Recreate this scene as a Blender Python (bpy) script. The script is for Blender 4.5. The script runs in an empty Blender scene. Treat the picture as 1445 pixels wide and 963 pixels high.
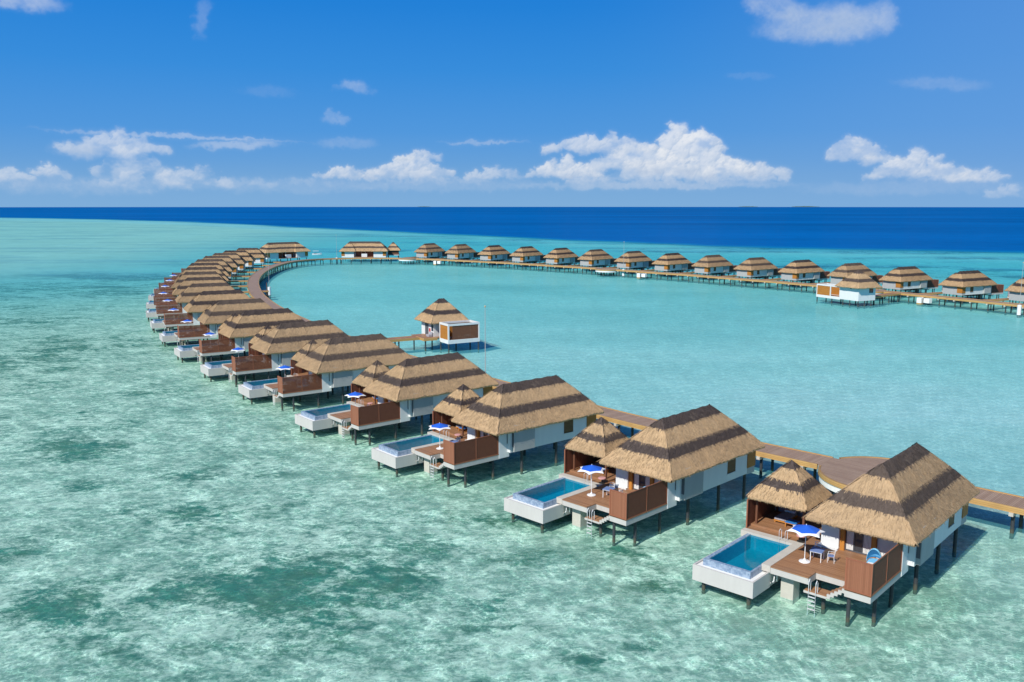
import bpy, math, random
import numpy as np
from mathutils import Vector, Matrix
random.seed(7); rng = np.random.default_rng(7)
R = math.radians
scn = bpy.context.scene
COL = scn.collection
# ------------------------------------------------------------------ camera
W_, H_ = 1445.0, 963.0
FPX, CAMZ, HORV = 1234.25, 26.45, 288.7
PITCH = math.atan((H_/2 - HORV)/FPX)
cam = bpy.data.cameras.new('camera'); camo = bpy.data.objects.new('camera', cam); COL.objects.link(camo)
camo.location = (0, 0, CAMZ); camo.rotation_euler = (R(90) - PITCH, 0, 0)
cam.sensor_width = 36; cam.lens = 36*FPX/W_; cam.clip_start = .5; cam.clip_end = 40000
scn.camera = camo

def at(u, v, z=0.0):
    """photo pixel -> world point on the level z"""
    x = (u - W_/2)/FPX; y = -(v - H_/2)/FPX
    dy = math.cos(PITCH) + y*math.sin(PITCH); dz = -math.sin(PITCH) + y*math.cos(PITCH)
    s = (z - CAMZ)/dz
    return x*s, dy*s
def azel(u, v):
    x = (u - W_/2)/FPX; y = -(v - H_/2)/FPX
    dy = math.cos(PITCH) + y*math.sin(PITCH); dz = -math.sin(PITCH) + y*math.cos(PITCH)
    return math.degrees(math.atan2(x, dy)), math.degrees(math.atan2(dz, math.hypot(x, dy)))

# ------------------------------------------------------------------ node helpers
class NT:
    def __init__(s, tree):
        s.t = tree; tree.nodes.clear()
    def n(s, typ, **kw):
        nd = s.t.nodes.new(typ)
        for k, v in kw.items():
            if k == 'inp':
                for a, b in v.items():
                    if isinstance(b, bpy.types.NodeSocket): s.t.links.new(b, nd.inputs[a])
                    else: nd.inputs[a].default_value = b
            else: setattr(nd, k, v)
        return nd
    def m(s, op, a, b=0.0, c=0.0, clamp=False):
        return s.n('ShaderNodeMath', operation=op, use_clamp=clamp, inp={0: a, 1: b, 2: c}).outputs[0]
    def mix(s, f, a, b, blend='MIX'):
        nd = s.n('ShaderNodeMix', data_type='RGBA', blend_type=blend)
        for i, x in ((0, f), (6, a), (7, b)):
            if isinstance(x, bpy.types.NodeSocket): s.t.links.new(x, nd.inputs[i])
            else: nd.inputs[i].default_value = x if i == 0 else (*x, 1)[:4]
        return nd.outputs[2]
    def ss(s, x, lo, hi, a=0.0, b=1.0):
        return s.n('ShaderNodeMapRange', interpolation_type='SMOOTHSTEP', inp={0: x, 1: lo, 2: hi, 3: a, 4: b}).outputs[0]
    def noise(s, vec, scale, detail=3, rough=.55, dist=0.0):
        nd = s.n('ShaderNodeTexNoise', inp={'Scale': scale, 'Detail': detail, 'Roughness': rough, 'Distortion': dist})
        if vec is not None: s.t.links.new(vec, nd.inputs['Vector'])
        return nd.outputs[0]
    def attr(s, name, out=2):
        return s.n('ShaderNodeAttribute', attribute_name=name).outputs[out]
    def mapping(s, vec, scale=(1, 1, 1), rot=(0, 0, 0)):
        return s.n('ShaderNodeMapping', inp={0: vec, 2: rot, 3: scale}).outputs[0]
    def link(s, a, b): s.t.links.new(a, b)

def new_mat(name):
    m = bpy.data.materials.new(name); m.use_nodes = True
    return m, NT(m.node_tree)
def finish(m, g, col, rough=.6, bump=None, bstr=.3, bdist=.02, spec=.3, metal=0.0):
    p = g.n('ShaderNodeBsdfPrincipled', inp={'Roughness': rough, 'Specular IOR Level': spec, 'Metallic': metal})
    if isinstance(col, bpy.types.NodeSocket): g.link(col, p.inputs['Base Color'])
    else: p.inputs['Base Color'].default_value = (*col, 1)
    if bump is not None:
        b = g.n('ShaderNodeBump', inp={'Strength': bstr, 'Distance': bdist, 'Height': bump}); g.link(b.outputs[0], p.inputs['Normal'])
    g.link(p.outputs[0], g.n('ShaderNodeOutputMaterial').inputs[0])
    return m
def objco(g): return g.n('ShaderNodeTexCoord').outputs['Object']

def mat_plain(name, col, rough=.55, var=.12, sc=1.2, spec=.3, metal=0.0, streak=False):
    m, g = new_mat(name); c = objco(g)
    n = g.noise(g.mapping(c, (1, 1, .25 if streak else 1)), sc, 5, .65)
    f = g.m('MULTIPLY_ADD', n, var*2, 1 - var)
    mul = g.n('ShaderNodeCombineColor', inp={0: f, 1: f, 2: f}).outputs[0]
    return finish(m, g, g.mix(1.0, col, mul, 'MULTIPLY'), rough, g.noise(c, 14, 3), .15, .01, spec, metal)

def mat_planks(name, axis, pitch, ca, cb, cc, rough=.6, gap=.06, weather=None):
    """boards stacked along axis (0/1/2), grain along the boards, colour from board to board"""
    m, g = new_mat(name); c = objco(g)
    sep = g.n('ShaderNodeSeparateXYZ', inp={0: c}); v = g.m('DIVIDE', sep.outputs[axis], pitch)
    fl = g.m('FLOOR', v); fr = g.m('FRACT', v)
    wn = g.n('ShaderNodeTexWhiteNoise', noise_dimensions='1D', inp={'W': fl}).outputs[0]
    sc = [1.0, 1.0, 1.0]; sc[axis] = 14.0
    gr = g.noise(g.mapping(c, tuple(sc)), 2.2, 5, .65)
    t = g.m('MULTIPLY_ADD', wn, .6, g.m('MULTIPLY_ADD', gr, .9, -.25), clamp=True)
    col = g.mix(t, ca, cb)
    big = g.noise(c, .55, 4, .6)
    col = g.mix(g.ss(big, .45, .7, 0, .7), col, cc)
    edge = g.m('MINIMUM', fr, g.m('SUBTRACT', 1.0, fr)); ge = g.ss(edge, gap*.3, gap, 0, 1)
    col = g.mix(ge, tuple(x*.6 for x in ca), col)
    return finish(m, g, col, rough, g.m('ADD', ge, g.m('MULTIPLY', gr, .3)), .5, .01, .3)

# ------------------------------------------------------------------ materials
def mat_thatch():
    m, g = new_mat('thatch'); c = objco(g)
    sl = g.attr('slope'); rn = g.attr('rnd')
    wig = g.noise(c, 5.0, 4, .7)
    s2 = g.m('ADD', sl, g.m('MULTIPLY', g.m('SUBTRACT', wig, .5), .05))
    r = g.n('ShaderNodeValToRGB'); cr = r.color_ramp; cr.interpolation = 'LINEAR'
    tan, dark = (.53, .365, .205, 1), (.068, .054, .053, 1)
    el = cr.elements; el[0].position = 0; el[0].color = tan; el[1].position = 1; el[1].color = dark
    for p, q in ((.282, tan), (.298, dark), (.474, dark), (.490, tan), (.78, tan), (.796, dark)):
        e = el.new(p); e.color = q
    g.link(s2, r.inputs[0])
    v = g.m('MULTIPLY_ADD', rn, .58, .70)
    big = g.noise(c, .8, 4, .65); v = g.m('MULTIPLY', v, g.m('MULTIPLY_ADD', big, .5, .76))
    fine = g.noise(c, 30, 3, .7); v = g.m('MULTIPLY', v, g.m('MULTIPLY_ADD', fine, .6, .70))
    gp = g.ss(g.noise(g.mapping(c, (1, 1, .4)), 1.7, 5, .7), .56, .72, 0, .38)
    mul = g.n('ShaderNodeCombineColor', inp={0: v, 1: v, 2: v}).outputs[0]
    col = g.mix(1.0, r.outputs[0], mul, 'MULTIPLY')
    col = g.mix(gp, col, (.26, .21, .165))
    inf = g.n('ShaderNodeObjectInfo'); oi = inf.outputs['Random']; col = g.mix(1.0, col, inf.outputs['Color'], 'MULTIPLY')
    col = g.mix(g.m('MULTIPLY', oi, .26), col, (.25, .19, .135))      # each roof weathered a little differently
    return finish(m, g, col, .9, g.m('ADD', fine, wig), .7, .05, .08)
M = {}
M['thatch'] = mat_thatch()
M['white'] = mat_plain('white_paint', (.72, .73, .72), .55, .08, 1.6, streak=True)
M['grey'] = mat_plain('grey_cladding', (.40, .41, .40), .6, .10, 1.8, streak=True)
M['slab'] = mat_plain('pale_render', (.52, .50, .465), .7, .12, 1.5, streak=True)
M['trough'] = mat_plain('pool_render', (.55, .53, .50), .7, .11, 1.7, streak=True)
M['inner'] = mat_plain('white_render', (.82, .82, .80), .6, .03)
M['concrete'] = mat_plain('concrete', (.52, .49, .43), .8, .18, 1.6)
def mat_pile():
    m, g = new_mat('dark_pile'); geo = g.n('ShaderNodeNewGeometry').outputs['Position']
    z = g.n('ShaderNodeSeparateXYZ', inp={0: geo}).outputs[2]; n = g.noise(geo, 5, 4, .7)
    zz = g.m('ADD', z, g.m('MULTIPLY', g.m('SUBTRACT', n, .5), .5))
    band = g.m('MULTIPLY', g.ss(zz, .48, .25), g.ss(zz, -.35, -.1))
    f = g.m('MULTIPLY_ADD', n, .7, .65)
    col = g.mix(1.0, (.045, .05, .055), g.n('ShaderNodeCombineColor', inp={0: f, 1: f, 2: f}).outputs[0], 'MULTIPLY')
    col = g.mix(g.m('MULTIPLY', band, .5), col, (.12, .11, .065))     # weed and growth of the tide line
    return finish(m, g, col, .6, n, .4, .02)
M['pile'] = mat_pile()
M['steel'] = mat_plain('steel', (.75, .76, .78), .22, .03, metal=1.0)
M['railing'] = mat_plain('brushed_railing', (.66, .68, .70), .3, .04)
M['whitemetal'] = mat_plain('white_metal', (.82, .82, .82), .35, .03)
M['deck'] = mat_planks('deck_boards', 0, .14, (.25, .118, .056), (.45, .245, .13), (.30, .175, .105), .5)
M['screen'] = mat_planks('screen_boards', 1, .11, (.24, .095, .05), (.34, .14, .078), (.21, .082, .047), .6, .05)
M['slat'] = mat_plain('screen_slats', (.17, .062, .034), .6, .2, 2.5)
M['rail'] = mat_plain('screen_frame', (.31, .115, .063), .55, .12, 2)
M['orange'] = mat_planks('orange_louvres', 2, .10, (.42, .17, .03), (.52, .22, .045), (.38, .15, .03), .5, .14)
M['orangepost'] = mat_plain('orange_timber', (.50, .21, .04), .5, .12, 2)
M['darkwood'] = mat_plain('dark_timber', (.16, .07, .04), .6, .15, 2)
M['winbrown'] = mat_planks('brown_shutter', 2, .09, (.15, .08, .03), (.2, .105, .035), (.14, .07, .025), .55, .15)
M['frame'] = mat_plain('door_frame', (.10, .105, .12), .4, .05)
M['curtain'] = mat_plain('curtain', (.8, .8, .78), .8, .06, 5)
M['blue'] = mat_plain('blue_canvas', (.02, .12, .60), .7, .1, 3)
M['whitecanvas'] = mat_plain('white_canvas', (.82, .82, .82), .7, .04)
M['bluetop'] = mat_plain('blue_grey_top', (.17, .25, .48), .4, .08, 4)
M['aqua'] = mat_plain('aqua_canvas', (.20, .52, .76), .6, .08, 4)
M['mid_blue'] = mat_plain('mid_blue_top', (.03, .20, .56), .5, .06)
M['cushion'] = mat_plain('grey_cushion', (.36, .36, .40), .85, .08, 3)
M['pink'] = mat_plain('pink_top', (.62, .33, .32), .6, .12, 3)
M['black'] = mat_plain('black_foot', (.03, .03, .03), .6, .1)
M['red'] = mat_plain('red_paint', (.55, .03, .03), .5, .05)
M['rim'] = mat_planks('walkway_rim', 2, .17, (.49, .29, .10), (.57, .36, .145), (.43, .26, .10), .55, .10)
M['gold'] = mat_plain('mast_head', (.6, .45, .25), .4, .05)
M['island'] = mat_plain('far_island', (.06, .10, .08), .9, .2, .02)

def mat_glass():
    m, g = new_mat('dark_glass')
    gl = g.n('ShaderNodeBsdfGlossy', inp={'Color': (1, 1, 1, 1), 'Roughness': .03})
    df = g.n('ShaderNodeBsdfDiffuse', inp={'Color': (.05, .055, .065, 1)})
    f = g.n('ShaderNodeFresnel', inp={'IOR': 1.6})
    mx = g.n('ShaderNodeMixShader', inp={0: f.outputs[0], 1: df.outputs[0], 2: gl.outputs[0]})
    g.link(mx.outputs[0], g.n('ShaderNodeOutputMaterial').inputs[0]); return m
M['glass'] = mat_glass()

def mat_tiles(name, a, b, s):
    m, g = new_mat(name); c = objco(g)
    v = g.n('ShaderNodeTexVoronoi', distance='CHEBYCHEV', inp={'Vector': c, 'Scale': s, 'Randomness': .15})
    w = g.n('ShaderNodeSeparateColor', inp={0: v.outputs['Color']}).outputs[0]
    return finish(m, g, g.mix(w, a, b), .3, v.outputs['Distance'], .15, .01, .5)
M['mosaic'] = mat_tiles('pale_mosaic', (.17, .25, .36), (.33, .42, .52), 8)
M['basin'] = mat_tiles('blue_mosaic', (.08, .48, .54), (.13, .58, .62), 8)

def mat_walkdeck():
    m, g = new_mat('walkway_boards')
    uv = g.n('ShaderNodeUVMap', uv_map='path').outputs[0]
    sep = g.n('ShaderNodeSeparateXYZ', inp={0: uv}); v = g.m('DIVIDE', sep.outputs[0], .16)
    fl = g.m('FLOOR', v); fr = g.m('FRACT', v)
    wn = g.n('ShaderNodeTexWhiteNoise', noise_dimensions='1D', inp={'W': fl}).outputs[0]
    panel = g.n('ShaderNodeTexWhiteNoise', noise_dimensions='1D', inp={'W': g.m('FLOOR', g.m('DIVIDE', sep.outputs[0], 3.1))}).outputs[0]
    big = g.noise(uv, .5, 5, .7)
    t = g.m('ADD', g.m('MULTIPLY', wn, .45), g.m('MULTIPLY_ADD', big, .9, -.25), clamp=True)
    col = g.mix(t, (.26, .165, .108), (.46, .335, .235))
    col = g.mix(g.m('MULTIPLY', panel, .35), col, (.36, .23, .15))
    edge = g.m('MINIMUM', fr, g.m('SUBTRACT', 1.0, fr)); ge = g.ss(edge, .02, .09)
    col = g.mix(ge, (.07, .05, .04), col)
    return finish(m, g, col, .55, ge, .4, .01, .3)
M['walk'] = mat_walkdeck()

def mat_poolwater():
    m, g = new_mat('pool_water'); c = objco(g)
    b = g.n('ShaderNodeBump', inp={'Strength': .12, 'Distance': .05, 'Height': g.noise(c, 2.2, 3)})
    f = g.n('ShaderNodeFresnel', inp={'IOR': 1.33, 'Normal': b.outputs[0]}); fm = g.m('MINIMUM', f.outputs[0], .16)
    tr = g.n('ShaderNodeBsdfTransparent', inp={'Color': (.12, .66, .80, 1)})
    gl = g.n('ShaderNodeBsdfGlossy', inp={'Roughness': .04, 'Normal': b.outputs[0]})
    mx = g.n('ShaderNodeMixShader', inp={0: fm, 1: tr.outputs[0], 2: gl.outputs[0]})
    g.link(mx.outputs[0], g.n('ShaderNodeOutputMaterial').inputs[0]); return m
M['poolwater'] = mat_poolwater()

def mat_sea():
    m, g = new_mat('sea_water'); geo = g.n('ShaderNodeNewGeometry').outputs['Position']
    tint = g.attr('tint', 0); scat = g.attr('scatter', 0); fac = g.attr('murk'); chop = g.attr('chop')
    p1 = g.mapping(geo, (.55, 1.0, 1), (0, 0, R(12)))
    n1 = g.noise(p1, .55, 4, .6, .6); n2 = g.noise(p1, 2.9, 4, .65, .6); n3 = g.noise(geo, .07, 3, .5)
    h = g.m('ADD', g.m('MULTIPLY', n1, .8), g.m('MULTIPLY', n2, .28))
    b = g.n('ShaderNodeBump', inp={'Strength': g.m('MULTIPLY', chop, .38), 'Distance': .3, 'Height': h})
    # caustic light painted into the transmission colour: soft ripple cells and a bright net
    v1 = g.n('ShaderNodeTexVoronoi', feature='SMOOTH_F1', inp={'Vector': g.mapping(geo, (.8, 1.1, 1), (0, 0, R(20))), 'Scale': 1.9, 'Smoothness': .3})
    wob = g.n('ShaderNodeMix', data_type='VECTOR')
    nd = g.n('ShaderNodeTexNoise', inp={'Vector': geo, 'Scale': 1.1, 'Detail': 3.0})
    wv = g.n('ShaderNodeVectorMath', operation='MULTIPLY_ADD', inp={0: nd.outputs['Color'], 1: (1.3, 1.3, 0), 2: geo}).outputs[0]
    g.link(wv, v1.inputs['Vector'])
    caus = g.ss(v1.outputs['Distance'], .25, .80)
    lens = g.m('ADD', g.m('MULTIPLY_ADD', n2, .50, .74), g.m('MULTIPLY', g.m('POWER', caus, 2.5), .24))  # brightness factor of the painted caustics, nothing is refracted
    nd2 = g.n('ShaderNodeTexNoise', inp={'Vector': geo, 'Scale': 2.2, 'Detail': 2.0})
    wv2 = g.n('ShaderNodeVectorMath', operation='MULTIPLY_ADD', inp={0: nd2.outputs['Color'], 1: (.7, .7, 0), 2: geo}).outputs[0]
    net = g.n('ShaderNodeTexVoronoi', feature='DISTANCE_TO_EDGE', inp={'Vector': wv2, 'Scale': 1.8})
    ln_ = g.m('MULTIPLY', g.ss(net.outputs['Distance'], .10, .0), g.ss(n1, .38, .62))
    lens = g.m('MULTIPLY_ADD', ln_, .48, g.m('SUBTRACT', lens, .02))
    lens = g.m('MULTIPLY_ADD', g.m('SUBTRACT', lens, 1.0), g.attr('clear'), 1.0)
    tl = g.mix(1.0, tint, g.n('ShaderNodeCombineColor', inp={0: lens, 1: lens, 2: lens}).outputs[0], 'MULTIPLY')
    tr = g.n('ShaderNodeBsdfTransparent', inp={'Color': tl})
    sv = g.m('ADD', g.m('MULTIPLY_ADD', n1, .35, .82), g.m('MULTIPLY_ADD', n3, .3, -.15))
    sc = g.mix(1.0, scat, g.n('ShaderNodeCombineColor', inp={0: sv, 1: sv, 2: sv}).outputs[0], 'MULTIPLY')
    df = g.n('ShaderNodeBsdfDiffuse', inp={'Color': sc})
    body = g.n('ShaderNodeMixShader', inp={0: fac, 1: tr.outputs[0], 2: df.outputs[0]})
    gl = g.n('ShaderNodeBsdfGlossy', inp={'Roughness': .12, 'Normal': b.outputs[0]})
    f = g.n('ShaderNodeFresnel', inp={'IOR': 1.33, 'Normal': b.outputs[0]})
    ff = g.m('MULTIPLY', g.m('MINIMUM', f.outputs[0], .14), g.attr('mirror'))
    mx = g.n('ShaderNodeMixShader', inp={0: ff, 1: body.outputs[0], 2: gl.outputs[0]})
    g.link(mx.outputs[0], g.n('ShaderNodeOutputMaterial').inputs[0]); return m
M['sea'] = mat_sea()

def mat_seabed():
    m, g = new_mat('sand_and_seagrass'); geo = g.n('ShaderNodeNewGeometry').outputs['Position']
    gr = g.attr('grass'); rub = g.attr('rubble'); sand = g.attr('sand', 0)
    p = g.mapping(geo, (.7, 1.0, 1), (0, 0, R(25)))
    a = g.noise(p, .22, 5, .65, .5); b = g.noise(p, 1.3, 6, .74, .5); c = g.noise(geo, 5.5, 4, .65)
    k = g.m('ADD', g.m('MULTIPLY', g.m('SUBTRACT', a, .5), 1.25), g.m('MULTIPLY', g.m('SUBTRACT', b, .5), 1.35))
    k = g.m('ADD', k, g.m('MULTIPLY', g.m('SUBTRACT', c, .5), .4))
    grass = g.ss(g.m('ADD', gr, k), .34, .80)
    mott = g.m('MULTIPLY', g.ss(g.m('ADD', g.m('ADD', g.m('MULTIPLY', b, .75), g.m('MULTIPLY', c, .35)), g.m('MULTIPLY', a, .42)), .645, .83), rub)
    v = g.m('MULTIPLY_ADD', c, .7, .65)
    col = g.mix(1.0, sand, g.n('ShaderNodeCombineColor', inp={0: v, 1: v, 2: v}).outputs[0], 'MULTIPLY')
    col = g.mix(g.m('MULTIPLY', mott, .76), col, (.165, .275, .215))
    gcol = g.mix(g.ss(g.noise(geo, .35, 3), .35, .7), (.010, .13, .088), (.05, .135, .075))
    col = g.mix(g.m('MULTIPLY', grass, g.m('MULTIPLY_ADD', b, .5, .62)), col, gcol)
    return finish(m, g, col, .9, None, spec=.0)
M['seabed'] = mat_seabed()

# ------------------------------------------------------------------ mesh builder
class MB:
    def __init__(s): s.v = []; s.f = []; s.slope = []; s.rnd = []; s.uv = None
    def quad(s, *p):
        i = len(s.v); s.v += [tuple(q) for q in p]; s.f.append(tuple(range(i, i + len(p)))); return s
    def box(s, x0, x1, y0, y1, z0, z1):
        i = len(s.v)
        s.v += [(x, y, z) for z in (z0, z1) for y in (y0, y1) for x in (x0, x1)]
        s.f += [tuple(i + k for k in q) for q in ((0, 2, 3, 1), (4, 5, 7, 6), (0, 1, 5, 4), (2, 6, 7, 3), (0, 4, 6, 2), (1, 3, 7, 5))]
        return s
    def prism(s, poly, z0, z1):
        n = len(poly); i = len(s.v)
        s.v += [(x, y, z0) for x, y in poly] + [(x, y, z1) for x, y in poly]
        s.f.append(tuple(i + k for k in reversed(range(n)))); s.f.append(tuple(i + n + k for k in range(n)))
        for k in range(n): s.f.append((i + k, i + (k + 1) % n, i + n + (k + 1) % n, i + n + k))
        return s
    def tube(s, pts, r, n=8, cap=True, r2=None):
        pts = [Vector(p) for p in pts]; i0 = len(s.v)
        for k, p in enumerate(pts):
            d = (pts[min(k + 1, len(pts) - 1)] - pts[max(k - 1, 0)]).normalized()
            a = d.orthogonal().normalized() if abs(d.z) < .999 else Vector((1, 0, 0)); b = d.cross(a)
            rr = r if r2 is None else r + (r2 - r)*k/(len(pts) - 1)
            s.v += [tuple(p + a*math.cos(t)*rr + b*math.sin(t)*rr) for t in [2*math.pi*q/n for q in range(n)]]
        for k in range(len(pts) - 1):
            for q in range(n):
                a0 = i0 + k*n + q; a1 = i0 + k*n + (q + 1) % n
                s.f.append((a0, a1, a1 + n, a0 + n))
        if cap:
            s.f.append(tuple(i0 + q for q in reversed(range(n)))); s.f.append(tuple(i0 + (len(pts) - 1)*n + q for q in range(n)))
        return s
    def lathe(s, prof, cx=0, cy=0, n=20):
        i0 = len(s.v)
        for r, z in prof: s.v += [(cx + r*math.cos(2*math.pi*q/n), cy + r*math.sin(2*math.pi*q/n), z) for q in range(n)]
        for k in range(len(prof) - 1):
            for q in range(n):
                a0 = i0 + k*n + q; a1 = i0 + k*n + (q + 1) % n
                s.f.append((a0, a1, a1 + n, a0 + n))
        s.f.append(tuple(i0 + q for q in reversed(range(n)))); s.f.append(tuple(i0 + (len(prof) - 1)*n + q for q in range(n)))
        return s
    def mesh(s, name, mat, smooth=False):
        me = bpy.data.meshes.new(name); me.from_pydata(s.v, [], s.f); me.update()
        if mat: me.materials.append(M[mat] if isinstance(mat, str) else mat)
        if s.slope:
            for nm, dat in (('slope', s.slope), ('rnd', s.rnd)):
                a = me.attributes.new(nm, 'FLOAT', 'POINT'); a.data.foreach_set('value', np.array(dat, np.float32))
        if smooth:
            me.polygons.foreach_set('use_smooth', [True]*len(me.polygons))
        return me

def link(name, me, parent=None):
    o = bpy.data.objects.new(name, me); COL.objects.link(o)
    if parent: o.parent = parent
    return o
def part(name, mb, mat, parent, smooth=False, bevel=0.0, label=None):
    o = link(name, mb.mesh(name, mat, smooth), parent)
    if bevel:
        md = o.modifiers.new('edge', 'BEVEL'); md.width = bevel; md.segments = 2; md.limit_method = 'ANGLE'
    if label: o['label'] = label
    return o
def thing(name, label, cat, loc=(0, 0, 0), rz=0.0, group=None, kind=None):
    o = bpy.data.objects.new(name, None); COL.objects.link(o); o.empty_display_size = .3
    o.location = loc; o.rotation_euler = (0, 0, rz); o['label'] = label; o['category'] = cat
    if group: o['group'] = group
    if kind: o['kind'] = kind
    return o
def tag(o, label, cat, group=None, kind=None):
    o['label'] = label; o['category'] = cat
    if group: o['group'] = group
    if kind: o['kind'] = kind
    return o
KIDS = {}
def kids(o): return [c for c in bpy.data.objects if c.parent == o]
def dup(src, loc, rz, label, flip=1, skip=(), tone=None):
    def cp(o, par):
        c = o.copy(); COL.objects.link(c); c.parent = par
        for k in TREE.get(o.name, ()):
            if bpy.data.objects[k].name.split('.')[0] not in skip: cp(bpy.data.objects[k], c)
        return c
    r = cp(src, None); r.location = loc; r.rotation_euler = (0, 0, rz); r.scale = (1, flip, 1); r['label'] = label
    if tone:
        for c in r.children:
            if 'roof' in c.name: c.color = (*tone, 1)      # darker straw tone for the villas farther along
    return r
TREE = {}
def remember(root):
    for o in bpy.data.objects:
        if o.parent: 
            TREE.setdefault(o.parent.name, [])
            if o.name not in TREE[o.parent.name]: TREE[o.parent.name].append(o.name)

# ------------------------------------------------------------------ thatch roofs
def thatch(x0, x1, y0, y1, rx0, rx1, ze, zr, density=62, seed=1, thick=.30):
    """hipped thatch: packed body with rolled eave, loose straws combed down the slopes, fringe along the eave"""
    rg = random.Random(seed); b = MB(); ry = (y0 + y1)/2
    E = [(x0, y0), (x1, y0), (x1, y1), (x0, y1)]; T = [(rx0, ry), (rx1, ry), (rx1, ry), (rx0, ry)]
    rows = 22
    def P(i, u, t):        # side i, u along, t 0 eave .. 1 ridge
        j = (i + 1) % 4
        ex = E[i][0] + (E[j][0] - E[i][0])*u; ey = E[i][1] + (E[j][1] - E[i][1])*u
        tx = T[i][0] + (T[j][0] - T[i][0])*u; ty = T[i][1] + (T[j][1] - T[i][1])*u
        z = ze + (zr - ze)*t + .10*math.sin(math.pi*t)*1.0
        z += .07*math.sin(ex*2.1 + t*5)*math.sin(ey*1.7 + t*4)*.5
        return Vector((ex + (tx - ex)*t, ey + (ty - ey)*t, z))
    def add(p, sl, rn): b.v.append(tuple(p)); b.slope.append(sl); b.rnd.append(rn); return len(b.v) - 1
    for i in range(4):
        L = math.dist(E[i], E[(i + 1) % 4]); cols = max(6, int(L/.45))
        nx, ny = (E[(i + 1) % 4][1] - E[i][1])/L, -(E[(i + 1) % 4][0] - E[i][0])/L
        ids = []
        # underside, rolled eave, slope
        prof = [(-.9, -thick*1.0 + .42), (-.05, -thick), (.06, -thick*.72), (.085, -thick*.35), (.04, -.06)]
        for k in range(len(prof) + rows):
            row = []
            for c in range(cols + 1):
                u = c/cols
                if k < len(prof):
                    o, dz = prof[k]; p = P(i, u, 0) + Vector((nx*o, ny*o, dz)); 
                    if o < -.5:
                        cx, cy = (x0 + x1)/2, (y0 + y1)/2
                        q = P(i, u, 0); p = Vector((q.x + (max(min(q.x, x1 - .9), x0 + .9) - q.x), q.y + (max(min(q.y, y1 - .9), y0 + .9) - q.y), q.z + dz))
                    sl = 0.0
                else:
                    t = (k - len(prof))/(rows - 1); p = P(i, u, t); sl = t
                    p = p + Vector((0, 0, rg.uniform(-.02, .02)))
                row.append(add(p, sl, rg.uniform(.3, .7)))
            ids.append(row)
        for k in range(len(ids) - 1):
            for c in range(cols): b.f.append((ids[k][c], ids[k][c + 1], ids[k + 1][c + 1], ids[k + 1][c]))
        # loose straws
        w_top = math.dist(T[i], T[(i + 1) % 4]); run = (P(i, .5, 1) - P(i, .5, 0)).length
        n = int(1.9*density*run*(L + w_top)/2)
        for _ in range(n):
            t = rg.random()
            if rg.random() > (L + (w_top - L)*t)/L: continue
            u = rg.random(); p = P(i, u, t); q = P(i, .5, max(t - .03, 0)) - P(i, .5, t + 1e-3)
            d = (P(i, u, 0) - P(i, u, 1)); d = (d + (P(i, .5, 0) - P(i, .5, 1))*2).normalized()
            side = Vector((-ny, nx, 0)); nrm = side.cross(d); nrm = nrm if nrm.z > 0 else -nrm
            ln = rg.uniform(.14, .36); wd = rg.uniform(.010, .028)
            d2 = (d + side*rg.uniform(-.16, .16)).normalized(); lift = rg.uniform(.006, .040)
            p0 = p + nrm*.012; p1 = p0 + d2*ln + nrm*lift; rn = rg.random()
            ks = [add(p0 - side*wd*.6, t, rn), add(p0 + side*wd*.6, t, rn), add(p1 + side*wd, t, rn), add(p1 - side*wd, t, rn)]
            b.f.append(tuple(ks))
        # fringe hanging at the eave
        for _ in range(int(L*34)):
            u = rg.random(); p = P(i, u, 0) + Vector((nx, ny, 0))*rg.uniform(-.05, .08) + Vector((0, 0, -rg.uniform(.02, .24)))
            side = Vector((-ny, nx, 0)); ln = rg.uniform(.05, .16); wd = rg.uniform(.010, .028); rn = rg.random()*.8
            tip = p + Vector((nx*rg.uniform(-.02, .07), ny*rg.uniform(-.02, .07), -ln)) + side*rg.uniform(-.05, .05)
            b.f.append((add(p - side*wd, 0, rn), add(p + side*wd, 0, rn), add(tip, 0, rn)))
    # hip and ridge rolls of combed straw
    for a, e in (((0, 0), None), ((1, 0), None), ((2, 0), None), ((3, 0), None)):
        for _ in range(140):
            t = rg.random(); p = P(a[0], 0, t) + Vector((rg.uniform(-.06, .06), rg.uniform(-.06, .06), .05))
            d = (P(a[0], 0, 0) - P(a[0], 0, 1)).normalized(); side = d.cross(Vector((0, 0, 1))).normalized()
            p1 = p + d*rg.uniform(.25, .5) + Vector((0, 0, rg.uniform(0, .04))); rn = rg.uniform(.5, 1.15); wd = .03
            b.f.append((add(p - side*wd, t, rn), add(p + side*wd, t, rn), add(p1, t, rn)))
    return b

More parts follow.
